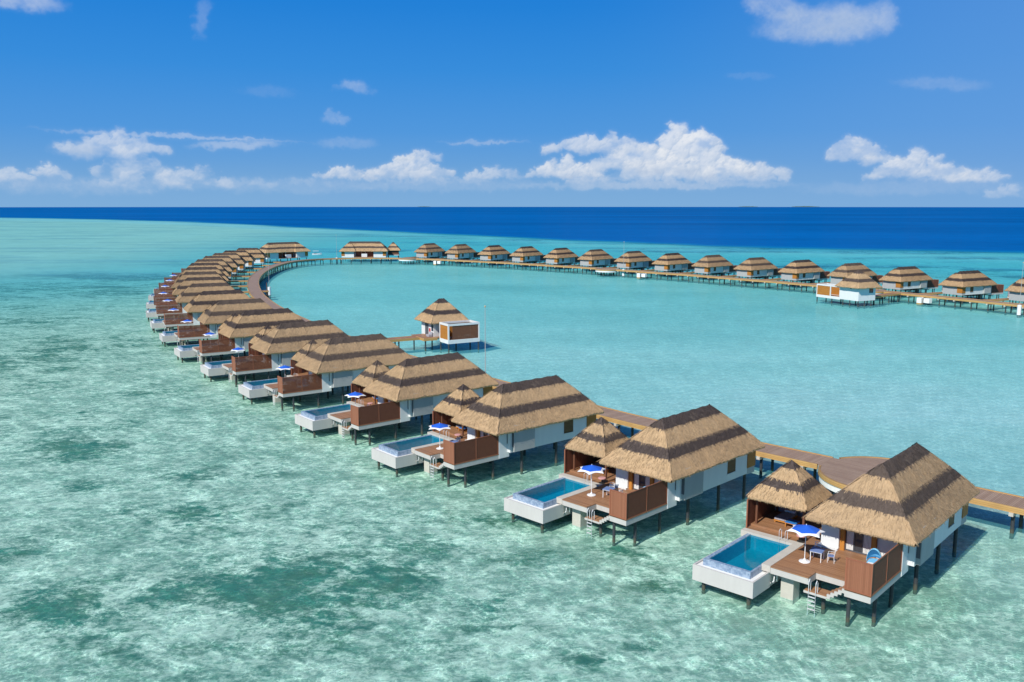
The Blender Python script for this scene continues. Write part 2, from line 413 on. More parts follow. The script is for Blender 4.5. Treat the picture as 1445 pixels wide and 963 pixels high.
# ------------------------------------------------------------------ villa (local: x towards the lagoon, y to the left seen from the sea)
D = 2.3
def pile(x, y, top, r=.125, bot=-2.6): return MB().tube([(x, y, bot), (x, y, top)], r, 10)
def build_villa(name, label):
    v = thing(name, label, 'villa', group='thatched villas standing on piles over the water')
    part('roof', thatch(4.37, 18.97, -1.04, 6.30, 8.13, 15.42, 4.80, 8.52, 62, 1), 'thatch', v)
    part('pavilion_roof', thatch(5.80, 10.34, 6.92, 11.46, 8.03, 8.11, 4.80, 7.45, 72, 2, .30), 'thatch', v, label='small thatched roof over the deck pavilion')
    part('wall', MB().box(6.5, 18.2, -.45, 5.4, 2.34, 5.15), 'white', v)
    part('side_panel', MB().box(6.75, 9.45, -.78, -.448, 2.42, 5.1), 'grey', v, bevel=.015, label='grey projecting panel on the long side')
    part('wall_return', MB().box(5.45, 6.72, -.02, .35, 1.84, 4.85), 'white', v)
    part('narrow_window', MB().box(6.722, 6.752, -.72, -.46, 2.9, 4.7).box(6.42, 6.66, -.06, -.022, 3.2, 4.5), 'frame', v)
    e = part('end_wall', MB().box(18.202, 18.30, 1.05, 5.42, 2.3, 5.1), 'grey', v, label='grey lagoon end wall')
    part('corner_shutter', MB().box(17.05, 18.42, -.52, 1.05, 2.86, 5.0), 'orange', v, bevel=.01, label='orange louvred corner at the lagoon end')
    part('corner_base', MB().box(17.1, 18.36, -.47, 1.03, 2.26, 2.858), 'grey', v)
    w = part('window', MB().box(13.75, 15.05, -.475, -.44, 3.05, 4.75), 'winbrown', v, label='brown shuttered window')
    part('sill', MB().box(13.7, 15.1, -.53, -.452, 2.985, 3.047), 'white', w)
    # sea front: pilasters, glazed doors, curtains
    for y0 in (4.18, 2.02): part('door_post', MB().box(6.12, 6.498, y0, y0 + .3, D + .002, 4.95), 'orangepost', v)
    g = part('glass_door', MB().box(6.40, 6.45, 2.33, 4.17, D + .03, 4.7), 'glass', v)
    fb = MB()
    for y in (2.33, 2.93, 3.53, 4.11): fb.box(6.34, 6.46, y, y + .07, D + .02, 4.74)
    fb.box(6.345, 6.455, 2.40, 4.11, D + .01, D + .09).box(6.345, 6.455, 2.40, 4.11, 4.66, 4.735)
    part('door_frame', fb, 'frame', g)
    cb = MB()
    for y in np.arange(2.42, 2.92, .09): cb.box(6.37, 6.398, y, y + .06, D + .1, 4.62)
    for y in np.arange(3.64, 4.1, .08): cb.box(6.37, 6.398, y, y + .06, D + .1, 4.62)
    part('curtain', cb, 'curtain', g)
    part('bath_wall', MB().box(5.96, 6.497, 4.5, 5.78, D + .16, 4.95), 'white', v, label='white bathroom wall facing the deck')
    part('bath_plinth', MB().box(5.74, 6.496, 4.49, 5.92, D + .003, D + .158), 'white', v)
    part('front_wall', MB().box(6.36, 6.499, .352, 2.0, D + .003, 4.9), 'white', v)
    # deck
    poly = [(0, 0), (5.6, 0), (6.72, .36), (6.72, 5.4), (10.4, 5.5), (10.4, 11.45), (5.52, 11.45), (5.52, 6.75), (.1, 6.75), (.1, 4.09), (1.32, 4.09), (1.32, 1.68), (0, 1.68)]
    part('deck', MB().prism(poly, D - .07, D), 'deck', v)
    def inset(p, k): return [(x, y) for x, y in p]
    part('deck_slab', MB().prism([(x + (.03 if x < 1.4 else 0), y + (.02 if y < .1 else 0)) for x, y in poly], D - .5, D - .072), 'slab', v)
    part('pavilion_floor', MB().box(6.25, 10.38, 6.9, 11.40, D + .004, D + .15), 'deck', v)
    # privacy screens of upright slats between posts and rails
    fs = part('privacy_screen', MB().box(.03, .055, .09, 1.62, D + .06, D + 2.06), 'screen', v, label='brown boarded front screen of the deck')
    fb = MB().box(0, .09, 0, .09, D, D + 2.1).box(0, .09, 1.6, 1.69, D, D + 2.1).box(.005, .085, .09, 1.6, D + 2.03, D + 2.095).box(.005, .085, .09, 1.6, D + .005, D + .07)
    part('screen_frame', fb, 'rail', fs)
    sb = MB()
    for x in np.arange(.13, 5.32, .088): sb.box(x, x + .073, .03, .055, D + .05, D + 2.03)
    ss = part('privacy_screen', sb, 'slat', v, label='long slatted side screen of the deck')
    fb = MB().box(.092, 5.4, .012, .075, D + 2.03, D + 2.096).box(.092, 5.4, .012, .075, D + .002, D + .06)
    for x in (2.62, 5.32): fb.box(x, x + .08, .008, .08, D + .003, D + 2.1)
    part('screen_frame', fb, 'rail', ss)
    hb = MB()
    for x in np.arange(5.66, 10.3, .2): hb.box(x, x + .17, 11.36, 11.40, D + .05, D + 2.15)
    hs = part('privacy_screen', hb, 'slat', v, label='slatted screen beside the pavilion')
    part('screen_frame', MB().box(5.56, 5.66, 11.33, 11.43, D + .002, D + 2.22).box(5.66, 10.36, 11.34, 11.42, D + 2.15, D + 2.22), 'rail', hs)
    part('pavilion_wall', MB().box(10.25, 10.36, 6.95, 11.33, D + .152, 4.9), 'cushion', v)
    for x, y in ((6.5, 11.0), (6.5, 7.3), (9.95, 11.0), (9.95, 7.3)):
        part('pavilion_post', MB().box(x, x + .15, y, y + .15, D + .151, 5.0), 'darkwood', v)
    # plunge pool: catch trough, tiled tank, water, coping
    t = .13; x0, x1, y0, y1, zb, zt = -2.09, .43, 6.86, 11.41, .70, 1.82
    tb = MB().box(x0, x1, y0, y0 + t, zb, zt).box(x0, x0 + t, y0 + t, y1 - t, zb, zt).box(x0, x1 + 4.6, y1 - t, y1, zb, zt).box(x0 + t, x1 + 4.6, y0 + t, y1 - t, zb, zb + .2).box(x1 - .002, x1 + 4.6, y0 + .05, y0 + t, zb, zt - .02)
    part('pool_trough', tb, 'trough', v, label='pale grey overflow trough around the pool')
    part('trough_floor', MB().box(x0 + t, -1.515, y0 + t, y1 - t, zb + .202, zt - .10).box(-1.515, x1, y0 + t, 7.375, zb + .202, zt - .10).box(-1.515, x1 + 4, 10.955, y1 - t, zb + .202, zt - .10), 'inner', v)
    X0, X1, Y0, Y1, Z1 = -1.51, 4.9, 7.38, 10.95, 2.18
    w = .30
    tk = MB().box(X0, X0 + w, Y0, Y1, 1.3, Z1).box(X0 + w, X1, Y0, Y0 + w*.5, 1.3, Z1).box(X0 + w, X1, Y1 - w, Y1, 1.3, Z1)
    p = part('pool', tk, 'mosaic', v, bevel=.02)
    part('pool_basin', MB().box(X0 + w, X1, Y0 + .15, Y1 - w, .92, 1.08).box(X0 + w, X0 + w + .02, Y0 + .15, Y1 - w, 1.08, 2.12).box(X0 + w, X1, Y1 - w - .02, Y1 - w - .001, 1.08, 2.12).box(X0 + w, X1, Y0 + .151, Y0 + .17, 1.08, 2.12).box(X1 - .02, X1, Y0 + .15, Y1 - w, 1.08, 2.12), 'basin', p)
    part('pool_water', MB().quad((X0 + w + .02, Y0 + .17, 2.14), (X1 - .02, Y0 + .17, 2.14), (X1 - .02, Y1 - w - .02, 2.14), (X0 + w + .02, Y1 - w - .02, 2.14)), 'poolwater', p)
    part('coping', MB().box(.12, 5.50, 6.76, 7.40, 1.85, D + .012).box(X1, 5.50, 7.402, 11.48, 1.85, D + .013), 'concrete', p, label='pale coping between pool and deck')
    for y in (7.35, 10.75): part('pile', pile(-1.65, y, .72, .13), 'pile', v)
    lad = MB()
    for y in (7.95, 8.4): lad.tube([(5.2, y, D), (5.2, y, D + .75), (5.0, y, D + .85), (4.8, y, D + .75), (4.8, y, 1.3)], .02, 6)
    part('pool_ladder', lad, 'railing', p)
    # concrete pier, drain, landing, stair, swim ladder
    part('pier_block', MB().box(.90, 1.9, 5.42, 6.32, -2.6, 1.80), 'concrete', v, bevel=.02)
    part('drain_pipe', MB().tube([(.5, 6.62, 1.85), (.5, 6.62, 1.2), (.42, 6.66, 1.1), (.3, 6.8, 1.06)], .055, 8).tube([(.9, 6.62, 1.85), (.9, 6.62, 1.0)], .05, 8), 'whitemetal', v, smooth=True)
    part('landing', MB().box(.28, 1.3, 2.9, 4.45, 1.12, 1.27), 'slab', v)
    part('landing_boards', MB().box(.30, 1.28, 2.92, 4.43, 1.272, 1.30), 'deck', v)
    st = MB()
    for k in range(5): st.box(.29, .40, 1.70 + k*.24, 1.94 + k*.24, 1.98 - k*.17, 2.14 - k*.17).box(.29, .40, 1.72 + k*.24, 1.94 + k*.24, 1.86 - k*.17, 1.98 - k*.17)
    part('stair_stringer', st, 'slab', v)
    st = MB()
    for k in range(5): st.box(.402, 1.3, 1.69 + k*.24, 1.95 + k*.24, 2.08 - k*.17, 2.13 - k*.17)
    part('stair_tread', st, 'deck', v)
    lad = MB()
    for y in (3.58, 4.06): lad.tube([(.45, y, 1.3), (.45, y, 1.98), (.3, y, 2.15), (.15, y, 1.98), (.15, y, -.6)], .028, 6)
    for z in (1.0, .72, .44, .16): lad.box(.09, .21, 3.6, 4.04, z - .015, z + .015)
    part('swim_ladder', lad, 'railing', v)
    for x, y in ((.42, 1.5), (1.5, .25), (1.1, 3.4), (5.0, .4)): part('pile', pile(x, y, 1.82 if x != 1.1 else 1.13), 'pile', v)
    for x, y in ((8.3, -.1), (13.0, -.1), (17.4, -.05), (8.3, 4.9), (13.0, 4.9), (17.4, 4.9)): part('pile', pile(x, y, 2.36, .14), 'pile', v)
    for x, y in ((6.0, 11.0), (9.9, 11.0), (9.9, 7.0), (4.2, 5.0)): part('pile', pile(x, y, 1.82), 'pile', v)
    # timber bridge from the main walkway to the door on the hidden side
    br = MB().box(11.2, 24.15, 6.75, 8.25, D - .06, D - .004)
    eb = part('entry_bridge', br, 'deck', v)
    part('edge_beam', MB().box(11.2, 24.15, 6.60, 6.748, D - .32, D + .05).box(11.2, 24.15, 8.252, 8.40, D - .32, D + .05), 'rim', eb)
    part('entry_step', MB().box(11.2, 13.6, 5.402, 6.598, D - .10, D - .01), 'deck', eb)
    for x in (12.5, 17.5, 22.0): part('pile', pile(x, 7.5, D - .06, .12), 'pile', eb)
    return v

# ------------------------------------------------------------------ villa poses around the ring (metres; measured from the photograph)
LEFT = [(22.36, 51.36), (8.84, 64.75), (-5.44, 79.32), (-16.93, 93.89), (-29.6, 110.5), (-40.4, 125.6), (-50.9, 141.6), (-61., 158.5), (-70.6, 176.4), (-79.5, 194.3), (-87.1, 211.6), (-94.4, 230.0), (-100.4, 248.0), (-106.1, 266.5), (-111, 285.4), (-115.2, 304.8), (-118.3, 323.6), (-120.5, 342.3), (-121.3, 361.9)]
LH = [47.6, 44.8, 40.1, 39.7, 35.2, 34.0, 32.5, 28.7, 26.4, 23.5, 20.5, 18.2, 17.2, 15.0, 12.8, 10.6, 8.6, 7.0, 6.0]
RIGHT = [(-30.2, 419.2), (-14.9, 409.9), (1., 398.2), (15.6, 387.2), (30., 373.9), (43.7, 361.5), (57.4, 347.9), (70.1, 333.3), (82.8, 320.5), (94.4, 304.9), (105.9, 291.3), (116.8, 275.2), (126.7, 259.3), (136.8, 242.7), (146.0, 225.6)]
RH = [239, 237.5, 234.5, 232, 230, 227.6, 225, 222.7, 220, 217.6, 215.4, 212.5, 210.4, 207.5, 205]
ORD = ['nearest', 'second nearest', 'third nearest', 'fourth nearest', 'fifth nearest', 'sixth nearest', 'seventh nearest', 'eighth nearest', 'ninth nearest', 'tenth nearest', 'eleventh nearest', 'twelfth nearest', 'thirteenth nearest', 'fourteenth nearest', 'fifteenth nearest', 'sixteenth nearest', 'third farthest', 'second farthest', 'farthest']
ORD2 = ['first', 'second', 'third', 'fourth', 'fifth', 'sixth', 'seventh', 'eighth', 'ninth', 'tenth', 'eleventh', 'twelfth', 'thirteenth', 'fourteenth', 'fifteenth']
VL = ['nearest thatched villa, its deck, blue parasol and turquoise pool wholly in view', 'second nearest thatched villa of the near row, towels behind its front screen', 'third nearest thatched villa of the near row, parasol behind its slatted side screen']
villa = build_villa('overwater_villa', VL[0])
remember(villa)
villa.location = (*LEFT[0], 0); villa.rotation_euler = (0, 0, R(LH[0]))
for i in range(1, len(LEFT)):
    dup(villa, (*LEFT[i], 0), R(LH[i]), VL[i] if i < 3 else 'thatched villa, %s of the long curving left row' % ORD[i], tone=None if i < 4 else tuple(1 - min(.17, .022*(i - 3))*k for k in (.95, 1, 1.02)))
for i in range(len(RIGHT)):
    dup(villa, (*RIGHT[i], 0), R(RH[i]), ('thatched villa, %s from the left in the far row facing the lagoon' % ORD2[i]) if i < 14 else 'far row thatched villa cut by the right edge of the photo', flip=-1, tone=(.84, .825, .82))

# ------------------------------------------------------------------ furniture on the decks
def build_parasol():
    t = thing('parasol', 'x', 'parasol', group='blue and white parasols on the villa decks')
    def ring(r, z, sc, n=48):
        out = []; r *= .86; z *= .94
        for q in range(n):
            a = 2*math.pi*q/n; k = (a*6/(2*math.pi)) % 1.0; c = 1 - sc*math.sin(math.pi*k)
            # straight hexagon between tips, scooped in by sc
            hexr = math.cos(math.pi/6)/math.cos((k - .5)*math.pi/3)
            out.append((r*hexr*c*math.cos(a), r*hexr*c*math.sin(a), z + (.10 if sc else .03)*math.sin(math.pi*k)*r/1.5))
        return out
    def rings(rs):
        b = MB()
        for r in rs: b.v += r
        n = len(rs[0])
        for k in range(len(rs) - 1):
            for q in range(n): b.f.append((k*n + q, k*n + (q + 1) % n, (k + 1)*n + (q + 1) % n, (k + 1)*n + q))
        return b
    c = part('canopy', rings([ring(1.1, 2.47, 0), ring(.5, 2.66, 0), ring(.03, 2.80, 0)]), 'blue', t)
    part('canopy_border', rings([ring(1.48, 2.30, .16), ring(1.46, 2.33, .16), ring(1.1, 2.473, 0)]), 'whitecanvas', c)
    part('pole', MB().tube([(0, 0, .08), (0, 0, 2.70)], .028, 8), 'whitemetal', t)
    part('base', MB().lathe([(.36, 0), (.38, .03), (.36, .06), (.12, .10), (.05, .25), (.03, .26)], 0, 0, 24), 'whitemetal', t, smooth=False)
    rb = MB()
    for k in range(6):
        a = k*math.pi/3; rb.tube([(0, 0, 2.57), (1.22*math.cos(a), 1.22*math.sin(a), 2.15)], .012, 5)
    part('ribs', rb, 'whitemetal', t)
    return t
def build_table():
    t = thing('table', 'x', 'table', group='white framed deck tables')
    part('top', MB().box(-.45, .45, -.42, .42, .70, .73), 'bluetop', t, bevel=.01)
    part('apron', MB().box(-.42, .42, -.39, .39, .655, .698), 'whitemetal', t)
    for x in (-.40, .36):
        for y in (-.37, .33): part('leg', MB().box(x, x + .045, y, y + .045, 0, .654), 'whitemetal', t)
    return t
def build_chair():
    t = thing('chair', 'x', 'chair', group='white metal chairs at the deck tables')
    part('seat', MB().box(-.22, .22, -.22, .22, .43, .46), 'bluetop', t, bevel=.01)
    for x in (-.22, .18):
        part('leg', MB().tube([(x, .2, 0), (x, .2, .66), (x, -.2, .68)], .018, 6), 'whitemetal', t)
        part('leg', MB().tube([(x, -.24, 0), (x, -.21, .44), (x, -.27, .85)], .018, 6), 'whitemetal', t)
    part('backrest', MB().tube([(-.22, -.26, .82)] + [(.22*math.sin(a), -.26 - .05*math.cos(a), .84 + .03*math.cos(a)) for a in np.linspace(-1.4, 1.4, 8)] + [(.20, -.26, .82)], .02, 6).box(-.2, .2, -.26, -.235, .58, .64).box(-.2, .2, -.27, -.245, .70, .76), 'whitemetal', t)
    return t
def build_lounger():
    t = thing('hooded_lounger', 'x', 'lounger', group='light blue hooded loungers on the decks')
    part('bed', MB().prism([(-.95, -.40), (.3, -.42), (.7, -.36), (.78, 0), (.7, .36), (.3, .42), (-.95, .40), (-1.02, 0)], .26, .38), 'aqua', t, bevel=.03)
    b = MB(); n = 14; rows = 6
    for k in range(rows + 1):
        a = .15 + k*.27
        for q in range(n + 1):
            f = math.pi*q/n; b.v.append((.28 + .62*math.cos(a)*math.sin(f)*1.0 - .25 + .25*k/rows*.2, .48*math.cos(f), .36 + .95*math.sin(f)*math.sin(a + .2*0)))
    for k in range(rows):
        for q in range(n): i = k*(n + 1) + q; b.f.append((i, i + 1, i + n + 2, i + n + 1))
    h = part('hood', b, 'aqua', t, smooth=True)
    md = h.modifiers.new('thick', 'SOLIDIFY'); md.thickness = .025
    part('towel', MB().prism([(-.98, -.30), (-.25, -.34), (-.2, .3), (-.9, .33)], .382, .42), 'whitecanvas', t, bevel=.015)
    for x in (-.8, .5):
        for y in (-.3, .3): part('leg', MB().tube([(x, y, 0), (x, y, .27)], .03, 6), 'orangepost', t)
    return t
def build_daybed():
    t = thing('daybed', 'x', 'daybed', group='cushioned daybeds in the pavilions')
    part('frame', MB().box(-1.0, 1.0, -.5, .5, .12, .22), 'orangepost', t)
    part('mattress', MB().box(-.98, .98, -.48, .48, .222, .40), 'cushion', t, bevel=.05)
    for x in (-.95, .87):
        for y in (-.46, .38): part('leg', MB().box(x, x + .08, y, y + .08, 0, .119), 'orangepost', t)
    part('bolster', MB().box(.62, .95, -.42, .42, .402, .56), 'whitecanvas', t, bevel=.05)
    return t
def build_lowtable():
    t = thing('low_table', 'x', 'table', group='blue topped low tables in the pavilions')
    part('top', MB().box(-.42, .42, -.42, .42, .36, .40), 'mid_blue', t, bevel=.01)
    part('frame', MB().box(-.40, .40, -.40, .40, .30, .358), 'orangepost', t)
    for x in (-.4, .33):
        for y in (-.4, .33): part('leg', MB().box(x, x + .07, y, y + .07, 0, .299), 'orangepost', t)
    part('stretcher', MB().box(-.33, .33, -.39, -.35, .06, .11).box(-.33, .33, .35, .39, .06, .11), 'orangepost', t)
    return t
def build_stool():
    t = thing('round_stool', 'x', 'stool', group='pink round stools beside the pools')
    part('seat', MB().lathe([(.30, .40), (.34, .42), (.34, .48), (.30, .50)], 0, 0, 20), 'pink', t)
    part('stem', MB().tube([(0, 0, .03), (0, 0, .40)], .04, 8), 'black', t)
    part('foot', MB().lathe([(.30, 0), (.30, .02), (.05, .035)], 0, 0, 20), 'black', t)
    return t
def place(proto, i, lx, ly, lz, rz, label, first):
    a = R(LH[i]); x = LEFT[i][0] + math.cos(a)*lx - math.sin(a)*ly; y = LEFT[i][1] + math.sin(a)*lx + math.cos(a)*ly
    if first:
        proto.location = (x, y, lz); proto.rotation_euler = (0, 0, a + rz); proto['label'] = label; return proto
    return dup(proto, (x, y, lz), a + rz, label)
def build_sunbed():
    t = thing('sun_lounger', 'x', 'lounger', group='white sun loungers behind the front screens')
    part('frame', MB().box(-1.0, 1.0, -.36, .36, .22, .27), 'orangepost', t)
    part('mattress', MB().box(-.98, .35, -.34, .34, .272, .37), 'whitecanvas', t, bevel=.03)
    part('backrest', MB().prism([(.36, -.34), (1.0, -.34), (1.0, .34), (.36, .34)], .42, .52), 'whitecanvas', t, bevel=.03)
    part('towel', MB().box(-.7, -.1, -.38, .38, .372, .40), 'aqua', t, bevel=.012)
    for x in (-.9, .82):
        for y in (-.34, .27): part('leg', MB().box(x, x + .07, y, y + .07, 0, .219), 'orangepost', t)
    return t
sbd = build_sunbed()
par, tab, cha, lou, day, low, sto = build_parasol(), build_table(), build_chair(), build_lounger(), build_daybed(), build_lowtable(), build_stool()
remember(None)
for i in range(14):
    who = ORD[i] + ' villa'
    place(par, i, 2.42 + .25*math.sin(i*2.3), 5.40 + .3*math.sin(i*1.7), D, .12 + .21*((i*7) % 5), 'blue parasol with white border open on the deck of the %s' % who, i == 0)
for i in range(5):
    who = ORD[i] + ' villa'
    jx, jy = .3*math.sin(i*3.1), .3*math.cos(i*2.3) - .3
    place(tab, i, 3.3 + jx, 4.9 + jy, D, .15 + .1*i, 'white table with blue-grey top on the deck of the %s' % who, i == 0)
    place(cha, i, 4.05 + jx, 5.25 + jy, D, 1.75 + .3*math.sin(i), 'white metal chair on the far side of the table at the %s' % who, i == 0)
    place(cha, i, 3.6 + jx, 4.05 + jy, D, .25 - .4*math.sin(i*2), 'white metal chair at the right of the table at the %s' % who, False)
    place(lou, i, 4.6 - .25*i, 1.55 - .1*(i % 2), D, .12 + .15*(i % 3), 'light blue hooded lounger behind the screen of the %s' % who, i == 0)
    if i in (1, 2, 3): place(sbd, i, 1.35, 1.15 + .1*(i % 2), D, .05 + .1*i, 'white sun lounger behind the front screen of the %s' % who, i == 1)
    place(day, i, 8.75, 9.75, D + .152, .0, 'grey cushioned daybed in the pavilion of the %s' % who, i == 0)
    place(low, i, 7.75, 8.75, D + .152, .0, 'low orange table with blue top in the pavilion of the %s' % who, i == 0)
    place(sto, i, 5.75, 7.15, D + .002, 0, 'pink round stool by the pool ladder of the %s' % who, i == 0)

# ------------------------------------------------------------------ main walkway along the ring
def wpt(p, h, d=25.95): a = R(h); return (p[0] + d*math.cos(a), p[1] + d*math.sin(a))
CTL = [(60, 47.0), (50.5, 59.2)] + [wpt(p, h) for p, h in zip(LEFT, LH)] + [(-93.6, 381), (-85.5, 394), (-73, 399.5), (-58, 400.5)] + [wpt(p, h) for p, h in zip(RIGHT, RH)] + [(131.5, 199), (139, 182), (147, 163)]
def catmull(P, n=6):
    out = []
    P = [2*np.array(P[0]) - np.array(P[1])] + [np.array(p) for p in P] + [2*np.array(P[-1]) - np.array(P[-2])]
    for i in range(1, len(P) - 2):
        for k in range(n):
            t = k/n; a, b, c, d = P[i - 1], P[i], P[i + 1], P[i + 2]
            out.append(.5*((2*b) + (-a + c)*t + (2*a - 5*b + 4*c - d)*t*t + (-a + 3*b - 3*c + d)*t**3))
    out.append(P[-2]); return np.array(out)
C0 = catmull(CTL, 6)
for _ in range(6): C0[1:-1] = .25*C0[:-2] + .5*C0[1:-1] + .25*C0[2:]
seg = np.r_[0, np.cumsum(np.hypot(*np.diff(C0, axis=0).T))]
NS = int(seg[-1]/1.5); S = np.linspace(0, seg[-1], NS)
CL = np.c_[np.interp(S, seg, C0[:, 0]), np.interp(S, seg, C0[:, 1])]
TG = np.gradient(CL, axis=0); TG /= np.linalg.norm(TG, axis=1)[:, None]; NR = np.c_[-TG[:, 1], TG[:, 0]]   # left of travel: out to sea
HWK = 1.72
def wloc(p, h, x, y): a = R(h); return (p[0] + math.cos(a)*x - math.sin(a)*y, p[1] + math.sin(a)*x + math.cos(a)*y)
PLAT = [(wloc(LEFT[0], LH[0], 26.0, 8.4), 5.7)] + [(wloc(RIGHT[i], RH[i], 27.2, -3.0), 4.6) for i in (0, 6, 12)]
def strip(o0, o1, z0, z1, cut=False):
    """extruded band along the centre line between the offsets o0 and o1"""
    b = MB(); A = CL + NR*o0; B = CL + NR*o1
    for i in range(NS): b.v += [(*A[i], z0), (*B[i], z0), (*B[i], z1), (*A[i], z1)]
    for i in range(NS - 1):
        k = i*4; mid = (A[i] + A[i + 1] + B[i] + B[i + 1])/4
        if cut and any(math.dist(mid, c) < r - .25 for c, r in PLAT): continue
        for q in range(4): b.f.append((k + q, k + (q + 1) % 4, k + 4 + (q + 1) % 4, k + 4 + q))
    return b
wk = strip(-HWK + .16, HWK - .16, D - .08, D + .012)
me = wk.mesh('walkway', 'walk')
uvl = me.uv_layers.new(name='path'); li = np.zeros(len(me.loops), np.int32); me.loops.foreach_get('vertex_index', li)
uvd = np.c_[S[li//4], np.where((li % 4 == 0) | (li % 4 == 3), -HWK, HWK)].astype(np.float32); uvl.data.foreach_set('uv', uvd.ravel())
walk = tag(link('walkway', me), 'long curved timber walkway linking all the villas around the lagoon', 'walkway', kind='structure')
part('edge_beam', strip(-HWK, -HWK + .16, D - .42, D + .07, True), 'rim', walk)
part('edge_beam', strip(HWK - .16, HWK, D - .42, D + .07, True), 'rim', walk)
stp = 3; cand = []
for i in range(1, NS - 1, stp):
    for o in (-1.15, 1.15): cand.append((i, o))
cand.sort(key=lambda c: np.hypot(*CL[c[0]]) + (60 if c[1] > 0 else 0) + (0 if CL[c[0]][0] > -30 or CL[c[0]][1] > 180 else 300))
rest = MB(); caps = MB()
for k, (i, o) in enumerate(cand):
    p = CL[i] + NR[i]*o
    if k < 95: part('pile', pile(p[0], p[1], D - .3, .15), 'pile', walk)
    else: rest.tube([(p[0], p[1], -2.6), (p[0], p[1], D - .3)], .15, 8)
o = part('pile', rest, 'pile', walk); o['kind'] = 'stuff'
for i in range(1, NS - 1, stp):
    a = CL[i] - NR[i]*1.85; c = CL[i] + NR[i]*1.85; t = TG[i]*.17
    caps.prism([tuple(a - t), tuple(a + t), tuple(c + t), tuple(c - t)], D - .72, D - .425)
part('pier_cap', caps, 'concrete', walk)

# ------------------------------------------------------------------ round platforms, berth blocks, masts
def local(i, x, y, arr=None, hd=None, m=1):
    arr = arr or LEFT; hd = hd or LH; a = R(hd[i]); y *= m
    return (arr[i][0] + math.cos(a)*x - math.sin(a)*y, arr[i][1] + math.sin(a)*x + math.cos(a)*y)
def platform(c, r, label, first=None):
    t = thing('round_platform', label, 'platform', (c[0], c[1], 0), group='round timber platforms on the walkway')
    n = 64
    me = MB().prism([((r - .2)*math.cos(2*math.pi*k/n), (r - .2)*math.sin(2*math.pi*k/n)) for k in range(n)], D - .05, D + .018).mesh('deck', 'walk')
    uv = me.uv_layers.new(name='path')
    for lp in me.loops:
        co = me.vertices[lp.vertex_index].co; uv.data[lp.index].uv = (co.x*.74 + co.y*.67, -co.x*.67 + co.y*.74)
    link('deck', me, t)
    def ringb(r0, r1, z0, z1, cut=False):
        b = MB()
        for k in range(n):
            a = 2*math.pi*k/n; cs, sn = math.cos(a), math.sin(a)
            b.v += [(r0*cs, r0*sn, z0), (r1*cs, r1*sn, z0), (r1*cs, r1*sn, z1), (r0*cs, r0*sn, z1)]
        for k in range(n):
            am = 2*math.pi*(k + .5)/n; wm = np.array([c[0] + r1*math.cos(am), c[1] + r1*math.sin(am)])
            if cut and np.min(np.hypot(*(CL - wm).T)) < HWK: continue
            for q in range(4):
                i0, i1 = k*4, ((k + 1) % n)*4
                b.f.append((i0 + q, i0 + (q + 1) % 4, i1 + (q + 1) % 4, i1 + q))
        return b
    part('rim', ringb(r - .2, r, D - .36, D + .072, True), 'rim', t)
    part('fascia', ringb(r - .45, r - .12, D - .95, D - .362), 'inner', t, label='white curved fascia below the rim')
    for k in range(6):
        a = k*math.pi/3; part('pile', pile((r - 1)*math.cos(a), (r - 1)*math.sin(a), D - .05, .15), 'pile', t)
    return t
platform(local(0, 26.0, 8.4), 5.7, 'round timber platform with white fascia beside the nearest villa')
for i, nm in ((0, 'left end'), (6, 'middle'), (12, 'right part')):
    platform(local(i, 27.2, 3.0, RIGHT, RH, -1), 4.6, 'round timber platform in front of the far row, at its %s' % nm)
def block(c, rz, label):
    t = thing('service_block', label, 'service block', (c[0], c[1], 0), rz, group='pale service blocks below the far walkway')
    part('chamber', MB().box(-1.5, -.1, -.6, .6, .35, 1.75), 'inner', t, bevel=.03)
    part('chamber', MB().box(.6, 2.3, -.6, .6, .55, 1.75), 'inner', t, bevel=.03)
    part('stained_base', MB().box(-1.48, -.12, -.58, .58, -.3, .348), 'rim', t)
    for x in (.1, .45): part('pile', pile(x, 0, 1.7, .13), 'pile', t)
for i, nm in ((1, 'second'), (7, 'eighth'), (13, 'fourteenth')):
    c = local(i, 28.6, 3.5, RIGHT, RH, -1); block(c, R(RH[i] + 90), 'pale service block below the walkway by the %s far villa' % nm)
def mast(c, label, h=12.6):
    t = thing('light_mast', label, 'mast', (c[0], c[1], 0), group='white light masts in the lagoon')
    part('base', MB().lathe([(.46, .15), (.46, 2.5), (.40, 2.55), (.12, 2.58)], 0, 0, 20), 'whitemetal', t)
    part('footing', MB().lathe([(.40, -2.4), (.40, .149)], 0, 0, 16), 'pile', t)
    part('pole', MB().tube([(0, 0, 2.55), (0, 0, h)], .062, 8, r2=.035), 'grey', t)
    part('lamp_head', MB().lathe([(.04, h), (.11, h + .06), (.12, h + .18), (.05, h + .25)], 0, 0, 12), 'gold', t)
mast(at(380.5, 417.5), 'thin white mast beside the left bend of the walkway')
mast(at(684.5, 431, 12.9), 'thin white mast rising behind the near roofs')
mast(at(879.7, 390), 'thin white mast before the middle of the far row')
mast(at(1437.5, 445.5), 'thin white mast at the right edge of the photo')
mast(at(475.5, 371.8), 'thin white mast at the far bend of the walkway')
# little landing stage by the left mast
lt = thing('landing_stage', 'small timber landing stage with a post by the left mast', 'landing stage', (*at(372, 410.5, 2.2), 0), R(20))
part('deck', MB().box(-3.2, 1.2, -1.3, 1.3, 2.05, 2.2), 'deck', lt); part('edge_beam', MB().box(-3.2, 1.25, -1.42, -1.302, 1.9, 2.25).box(1.202, 1.32, -1.3, 1.3, 1.9, 2.25), 'rim', lt)
part('post', MB().box(.9, 1.1, .9, 1.1, 2.2, 4.4), 'darkwood', lt)
for x, y in ((.9, -1), (.9, 1)): part('pile', pile(x, y, 2.06, .3), 'pile', lt)

